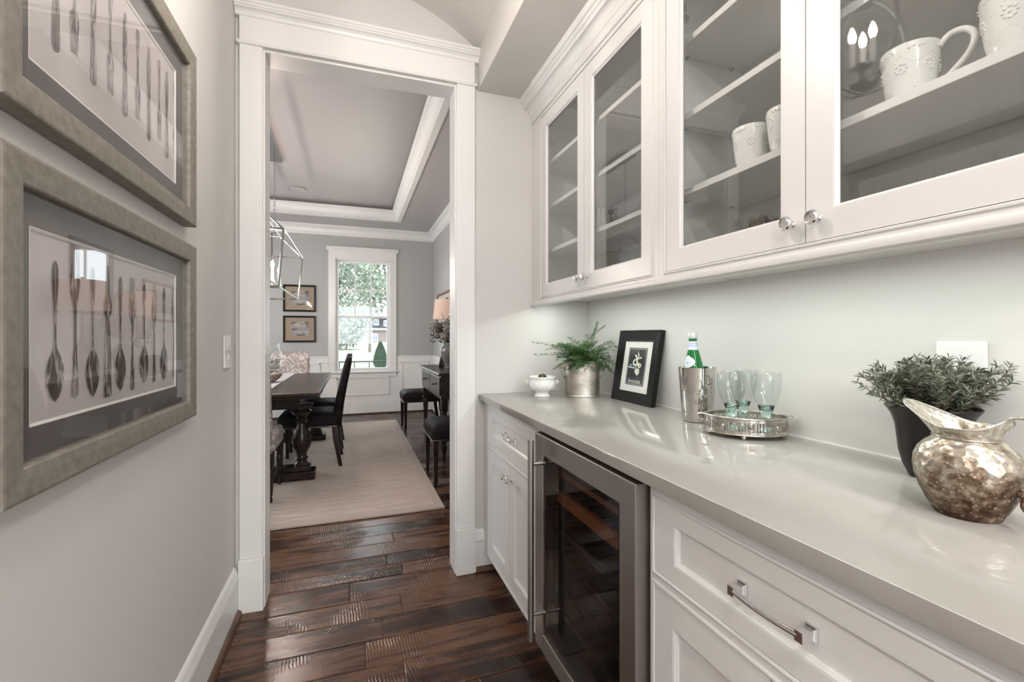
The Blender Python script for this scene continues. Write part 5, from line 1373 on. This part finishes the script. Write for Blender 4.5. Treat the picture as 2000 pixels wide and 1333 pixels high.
# lamps
def lamp(y_, label):
    e = thing('table_lamp', label, 'lamp', (1.050, y_, SZ), 0, 'peach-shaded lamps on the sideboard')
    build(MB().lathe([(.001,0),(.065,0),(.068,.008),(.060,.018),(.030,.030),(.020,.05),(.035,.09),(.055,.15),(.058,.20),(.045,.26),(.022,.31),(.014,.34),(.010,.50),(.001,.50)], seg=32), 'base', M['lamp_base'], e, world=False, smooth='all')
    sh = MB().lathe([(.165,.555),(.140,.785)], seg=48, cap=False)
    build(sh, 'shade', M['shade'], e, world=False, smooth='all')
    b1 = build(MB().sphere((0,0,.66), .028, 12, 8), 'bulb', M['bulb_lamp'], e, world=False, smooth='all')
    mb = MB().tube([(0,0,.49),(0,0,.635)], .008, 8).tube([(0,0,.50),(.05,0,.56),(.05,0,.70),(.0,0,.79),(-.05,0,.70),(-.05,0,.56),(0,0,.50)], .0018, 5).tube([(-.141,0,.783),(.141,0,.783)], .0018, 5).sphere((0,0,.803), .011, 10, 6).tube([(0,0,.782),(0,0,.80)], .003, 6)
    build(mb, 'harp_and_finial', M['lamp_base'], e, world=False, smooth='all')
lamp(5.36, 'peach-shaded table lamp at the far end of the sideboard')
lamp(4.42, 'peach-shaded table lamp at the near end of the sideboard, hidden by the door jamb')
# vase of hydrangeas
VX, VY = 1.005, 5.00
e = thing('flower_vase', 'smoky glazed vase on the sideboard holding dried hydrangeas', 'vase', (VX, VY, SZ))
build(MB().lathe([(.001,0),(.045,0),(.046,.006),(.040,.02),(.055,.06),(.085,.13),(.098,.18),(.095,.22),(.075,.255),(.060,.27),(.066,.285),(.062,.285),(.054,.27),(.07,.25)], seg=36, cap=False), 'body', M['vase_glass'], e, world=False, smooth='all')
f_e = thing('hydrangea_bouquet', 'dried grey hydrangea bouquet with dark twigs in the sideboard vase', 'flowers', (VX, VY, SZ+.28))
rng = random.Random(21)
heads = [(-.13,.0,.12),(-.06,-.06,.10),(.04,-.08,.14),(-.10,.07,.19),(.0,.0,.22),(.09,.04,.15),(.02,.10,.12),(-.16,-.02,.19),(-.03,-.10,.18),(.10,-.05,.22)]
stm = MB()
for hx_, hy_, hz in heads:
    mb = MB(); c = Vector((VX+hx_, VY+hy_, SZ+.25+hz)); stm.tube([(VX+hx_*.15, VY+hy_*.15, SZ+.20), ((VX+hx_*.6), VY+hy_*.6, SZ+.25+hz*.5), tuple(c)], .0025, 5)
    for k in range(120):
        z = rng.uniform(-.6, 1); a = rng.uniform(0, 2*pi); q = sqrt(max(0,1-z*z)); n_ = Vector((q*cos(a), q*sin(a), z)); p = c+n_*.060*rng.uniform(.85,1.05)
        u = n_.orthogonal().normalized()*.011; v_ = n_.cross(u)
        mb.add([p-u, p-v_*.9+n_*.003, p+u, p+v_*.9+n_*.003], [(0,1,2,3)])
    mb.sphere(c, .047, 8, 6)
    build(mb, 'flower_head', M['hyd'], f_e)
tw = MB()
for k in range(16):
    a = rng.uniform(0, 2*pi); hh = rng.uniform(.22,.42); rad = rng.uniform(.08,.20)
    p0 = Vector((VX, VY, SZ+.26)); p1 = Vector((VX+rad*cos(a), VY+rad*sin(a), SZ+.26+hh))
    if p1.x > XW-.03: p1.x = XW-.03
    pts = [p0.lerp(p1, t)+Vector((0,0,.05*sin(pi*t))) for t in [j/8 for j in range(9)]]; tw.tube(pts, .0013, 4)
    for j in range(3, 9):
        for s in range(3): leafblade(tw, pts[j], Vector((rng.uniform(-1,1),rng.uniform(-1,1),rng.uniform(-.4,.8))), .030, .005)
for s in (-1, 1):
    pts = [Vector((VX, VY, SZ+.27)), Vector((VX-.10, VY-.02, SZ+.30)), Vector((VX-.17, VY-.03, SZ+.32+.02*s)), Vector((VX-.20, VY-.03, SZ+.335-.03*s))]; tw.tube(pts, .0013, 4)
    for j in range(1,4):
        for q in range(5): leafblade(tw, pts[j], Vector((rng.uniform(-1,1),rng.uniform(-1,1),rng.uniform(-.8,.5))), .035, .010)
build(stm, 'stems', M['leaf_dark'], f_e); build(tw, 'twigs', M['leaf_dark'], f_e, kind='stuff')
# small easel frame beside vase
e = thing('easel_frame', 'small dark photo frame propped on the sideboard next to the vase', 'picture', (.945, 5.20, SZ), R(-30))
T2 = Matrix.Rotation(R(16), 4, 'Y'); mb = MB(); mitre_strip(mb, [(0,0),(-.004,.004),(0,.014),(.01,.014),(.01,0)], -.06, .06, 0, .16); mb.xf(T2)
build(mb, 'frame', M['black_frame'], e, world=False)
build(MB().box(.004,.008,-.05,.05,.010,.150).xf(T2), 'photo', M['sketch'], e, world=False)
build(MB().tube([(.045,0,.13),(.085,0,.003)], .003, 6), 'strut', M['black_frame'], e, world=False)
# right wall art
def art(name, label, y0, y1, z0_, z1_, fm, inner, bw=.035, matb=None):
    X_ = XW-.013
    e = thing(name, label, 'picture' if inner is not M['mirror'] else 'mirror', (X_, (y0+y1)/2, z0_))
    mb = MB(); mitre_strip(mb, [(X_, 0), (X_-.022, 0), (X_-.026, .006), (X_-.020, bw), (X_-.012, bw), (X_, bw)], y0, y1, z0_, z1_); build(mb, 'frame', fm, e)
    if matb:
        build(MB().box(X_-.010, X_-.006, y0+bw-.002, y1-bw+.002, z0_+bw-.002, z1_-bw+.002), 'mat_board', matb, e)
        build(MB().box(X_-.012, X_-.010, y0+bw+.08, y1-bw-.08, z0_+bw+.07, z1_-bw-.07), 'print', inner, e)
        build(MB().box(X_-.016, X_-.014, y0+bw, y1-bw, z0_+bw, z1_-bw), 'glass_pane', M['glass_pic'], e)
    else: build(MB().box(X_-.012, X_-.006, y0+bw-.002, y1-bw+.002, z0_+bw-.002, z1_-bw+.002), 'mirror_glass', inner, e)
art('framed_picture', 'reddish wood framed picture on the right wall above the far lamp', 5.98, 6.94, 1.38, 1.835, M['wood_orange'], M['sketch'], .032, M['mat_white'])
art('wall_mirror', 'dark framed mirror over the sideboard between the lamps', 4.62, 5.30, 1.40, 2.02, M['dark_wood'], M['mirror'], .05)
# two etchings on far wall
for k, (ya, yb, lb) in enumerate(((556, 608.7, 'upper of two black-framed etchings left of the window'), (617, 669, 'lower of two black-framed etchings left of the window'))):
    a, b_ = at(553, ya, YF), at(617, yb+1, YF); x0, x1, z1_, z0_ = a.x, b_.x, a.z, at(553, yb, YF).z
    e = thing('framed_etching', lb, 'picture', ((x0+x1)/2, YF, z0_), 0, 'black-framed etchings on the far wall')
    def MS(prof, x0, x1, z0_, z1_):
        mb = MB(); rings = []
        for (cx, cz_, sx, sz) in ((x0, z0_, 1, 1), (x1, z0_, -1, 1), (x1, z1_, -1, -1), (x0, z1_, 1, -1)): rings.append([(cx+sx*i, YF-y_, cz_+sz*i) for y_, i in prof])
        return mb.loft(rings, False, True)
    build(MS([(.001,0),(.022,0),(.025,.006),(.018,.026),(.010,.026),(.001,.026)], x0, x1, z0_, z1_), 'frame', M['black_frame'], e)
    build(MB().box(x0+.024, x1-.024, YF-.008, YF-.004, z0_+.024, z1_-.024), 'mat_board', M['tan_mat'], e)
    pr_ = build(MB().box(x0+.105, x1-.100, YF-.0095, YF-.008, z0_+.095, z1_-.085), 'print', M['sketch'], e)
    build(MB().box(x0+.024, x1-.024, YF-.0145, YF-.0125, z0_+.024, z1_-.024), 'glass_pane', M['glass_pic'], e)
    # drawn shapes: banks and a building line
    mb = MB(); a_, c_ = x0+.105, x1-.100; zz = z0_+.095; yy = YF-.0100
    mb.add([(a_, yy, zz+.0), (a_+.09, yy, zz+.0), (a_+.02, yy, zz+.07), (a_, yy, zz+.13)], [(0,1,2,3)])
    mb.add([(a_+.08, yy, zz+.085), (c_, yy, zz+.07), (c_, yy, zz+.115), (c_-.04, yy, zz+.135), (c_-.07, yy, zz+.120), (a_+.12, yy, zz+.105)], [(0,1,2,3,4,5)])
    build(mb, 'drawn_shapes', M['grey_ink'], pr_)

# ------------------------------------------------------------ outside the far window
def gz(y_): return -.45+(y_-8)*.0125
mb = MB().add([(-30, 7.8, gz(7.8)), (40, 7.8, gz(7.8)), (40, 100, gz(100)), (-30, 100, gz(100))], [(0,1,2,3)])
struct(mb, 'ground', M['grass'])
def railing():
    e = thing('porch_railing', 'thin black metal railing outside the far window', 'railing', (.1, 9.2, gz(9.2)))
    y_ = 9.2; zt = at(700, 707, y_).z; zb2 = at(700, 722, y_).z-.35
    build(MB().box(-1.6, 2.2, y_-.02, y_+.02, zt-.012, zt+.012), 'top_rail', M['black_iron'], e)
    build(MB().box(-1.6, 2.2, y_-.012, y_+.012, zb2, zb2+.02), 'bottom_rail', M['black_iron'], e)
    for k in range(15): x = -1.6+k*.27; build(MB().box(x-.008, x+.008, y_-.008, y_+.008, zb2+.02, zt-.012), 'baluster', M['black_iron'], e)
    for x in (-1.6, 2.2): build(MB().box(x-.025, x+.025, y_-.025, y_+.025, gz(y_)-.05, zt+.02), 'post', M['black_iron'], e)
railing()
# conical evergreen
c0 = at(743, 722, 20); zt = at(743, 671, 20).z; rb_ = (at(757, 700, 20)-at(730, 700, 20)).length/2
e = thing('conical_evergreen', 'dense cone-shaped evergreen shrub on the lawn outside the window', 'shrub', (c0.x, 20, gz(20)))
mb = MB(); rng = random.Random(8); g0 = gz(20)
for k in range(5200):
    t = rng.random()**.8; z = g0+.1+(zt-g0-.1)*t; r_ = rb_*(1-t**2.2)*(.55+.45*min(1, t*5)); q = r_*rng.uniform(.75,1.05); a = rng.uniform(0,2*pi)
    p = Vector((c0.x+q*cos(a), 20+q*sin(a), z)); leafblade(mb, p, Vector((cos(a), sin(a), 1.6)), .10, .018)
build(mb, 'foliage', M['leaf_c'], e, kind='stuff'); build(MB().tube([(c0.x,20,g0-.1),(c0.x,20,zt-.3)], .05, 8), 'trunk', M['bark'], e)
def tree(x, y_, h_, r_, m, label, n, seed, trunkr=.12, flat=.8, low=.35):
    rng = random.Random(seed); g0 = gz(y_)
    e = thing('tree', label, 'tree', (x, y_, g0))
    br = MB().tube([(x, y_, g0-.2), (x+.05, y_, g0+h_*.35), (x-.1, y_+.1, g0+h_*.7)], [trunkr, trunkr*.8, trunkr*.4], 8)
    mb = MB(); cl = []
    for k in range(16):
        a = rng.uniform(0, 2*pi); q = r_*sqrt(rng.random())*.8; z = g0+h_*low+(h_*(1-low))*rng.random()*.85
        c = Vector((x+q*cos(a), y_+q*sin(a), z)); cl.append(c); br.tube([(x, y_, g0+h_*.3), tuple(c.lerp(Vector((x,y_,z)), .5)-Vector((0,0,.3))), tuple(c)], [trunkr*.4, trunkr*.25, trunkr*.08], 5)
    for k in range(n):
        c = rng.choice(cl); d = Vector((rng.gauss(0,1), rng.gauss(0,1), rng.gauss(0,1)*flat)).normalized()*r_*.42*rng.random()**.5; p = c+d; s = .025+.0045*y_
        u = Vector((rng.uniform(-1,1),rng.uniform(-1,1),rng.uniform(-1,1))).normalized(); leafblade(mb, p, u, s*2, s*.6)
    build(mb, 'foliage', m, e, kind='stuff'); build(br, 'trunk', M['bark'], e)
tl = at(690, 600, 24); tree(tl.x-1.0, 24, 7.5, 2.6, M['leaf_a'], 'leafy pale green tree seen through the left of the window', 5200, 1)
tr = at(745, 560, 30); tree(tr.x+.6, 30, 10.5, 3.4, M['leaf_a'], 'tall pale tree seen through the right of the window', 5200, 2)
tm = at(722, 550, 38); tree(tm.x, 38, 12, 2.6, M['leaf_b'], 'tree with turning yellow leaves beyond the lawn', 2600, 3)
tb_ = at(680, 650, 30); tree(tb_.x-.3, 44, 3.4, 2.0, M['leaf_a'], 'low bushy tree in front of the neighbouring house', 2600, 4, .06, .7, .15)
# neighbour house
HY = 72; hx0 = at(652, 640, HY).x; hx1 = at(775, 640, HY).x; hz0 = gz(HY)-.2; ez = at(720, 621, HY).z; mz = at(720, 645, HY).z; rz_ = at(720, 601, HY).z
e = thing('neighbour_house', 'distant two-tone house across the lawn with a pale roof', 'house', ((hx0+hx1)/2, HY, hz0))
build(MB().box(hx0, hx1, HY, HY+8, hz0, mz), 'brick_wall', M['brick'], e)
build(MB().box(hx0+2.5, hx1, HY-.3, HY+8, mz+.25, ez), 'upper_wall', M['siding'], e)
build(MB().box(hx0, hx1, HY-.6, HY+8, mz, mz+.25), 'band', M['white_out'], e)
build(MB().prism([(HY-1.2, ez), (HY+4, rz_), (HY+9, ez)], 'x', hx0+1.8, hx1+.6), 'roof', M['roof'], e)
def hwin(pxa, pxb, pya, pyb, y_):
    a, b_ = at(pxa, pya, y_), at(pxb, pyb, y_)
    w1 = build(MB().box(a.x, b_.x, y_-.12, y_, b_.z, a.z), 'window', M['white_out'], e)
    for k in range(2):
        q0 = a.x+(b_.x-a.x)*(.10+.44*k); q1 = q0+(b_.x-a.x)*.36; build(MB().box(q0, q1, y_-.16, y_-.12, b_.z+.15, a.z-.15), 'pane', M['win_dark'], w1)
hwin(703, 716, 624, 633, HY-.3); hwin(729, 740, 624, 636, HY-.3); hwin(749, 757, 626, 638, HY-.3); hwin(727, 738, 652, 667, HY); hwin(668, 675, 652, 670, HY)
# overhead cables
for k, (pa, pb_) in enumerate(()):
    a, b_ = at(640, pa, 34), at(800, pb_, 34); pts = [tuple(a.lerp(b_, t)-Vector((0,0,.25*sin(pi*t)))) for t in [j/16 for j in range(17)]]
    o = build(MB().tube(pts, .022, 6), 'overhead_cable', M['white_out'])
    tag(o, ('upper' if k == 0 else 'lower')+' pale overhead cable crossing the window view', 'cable')
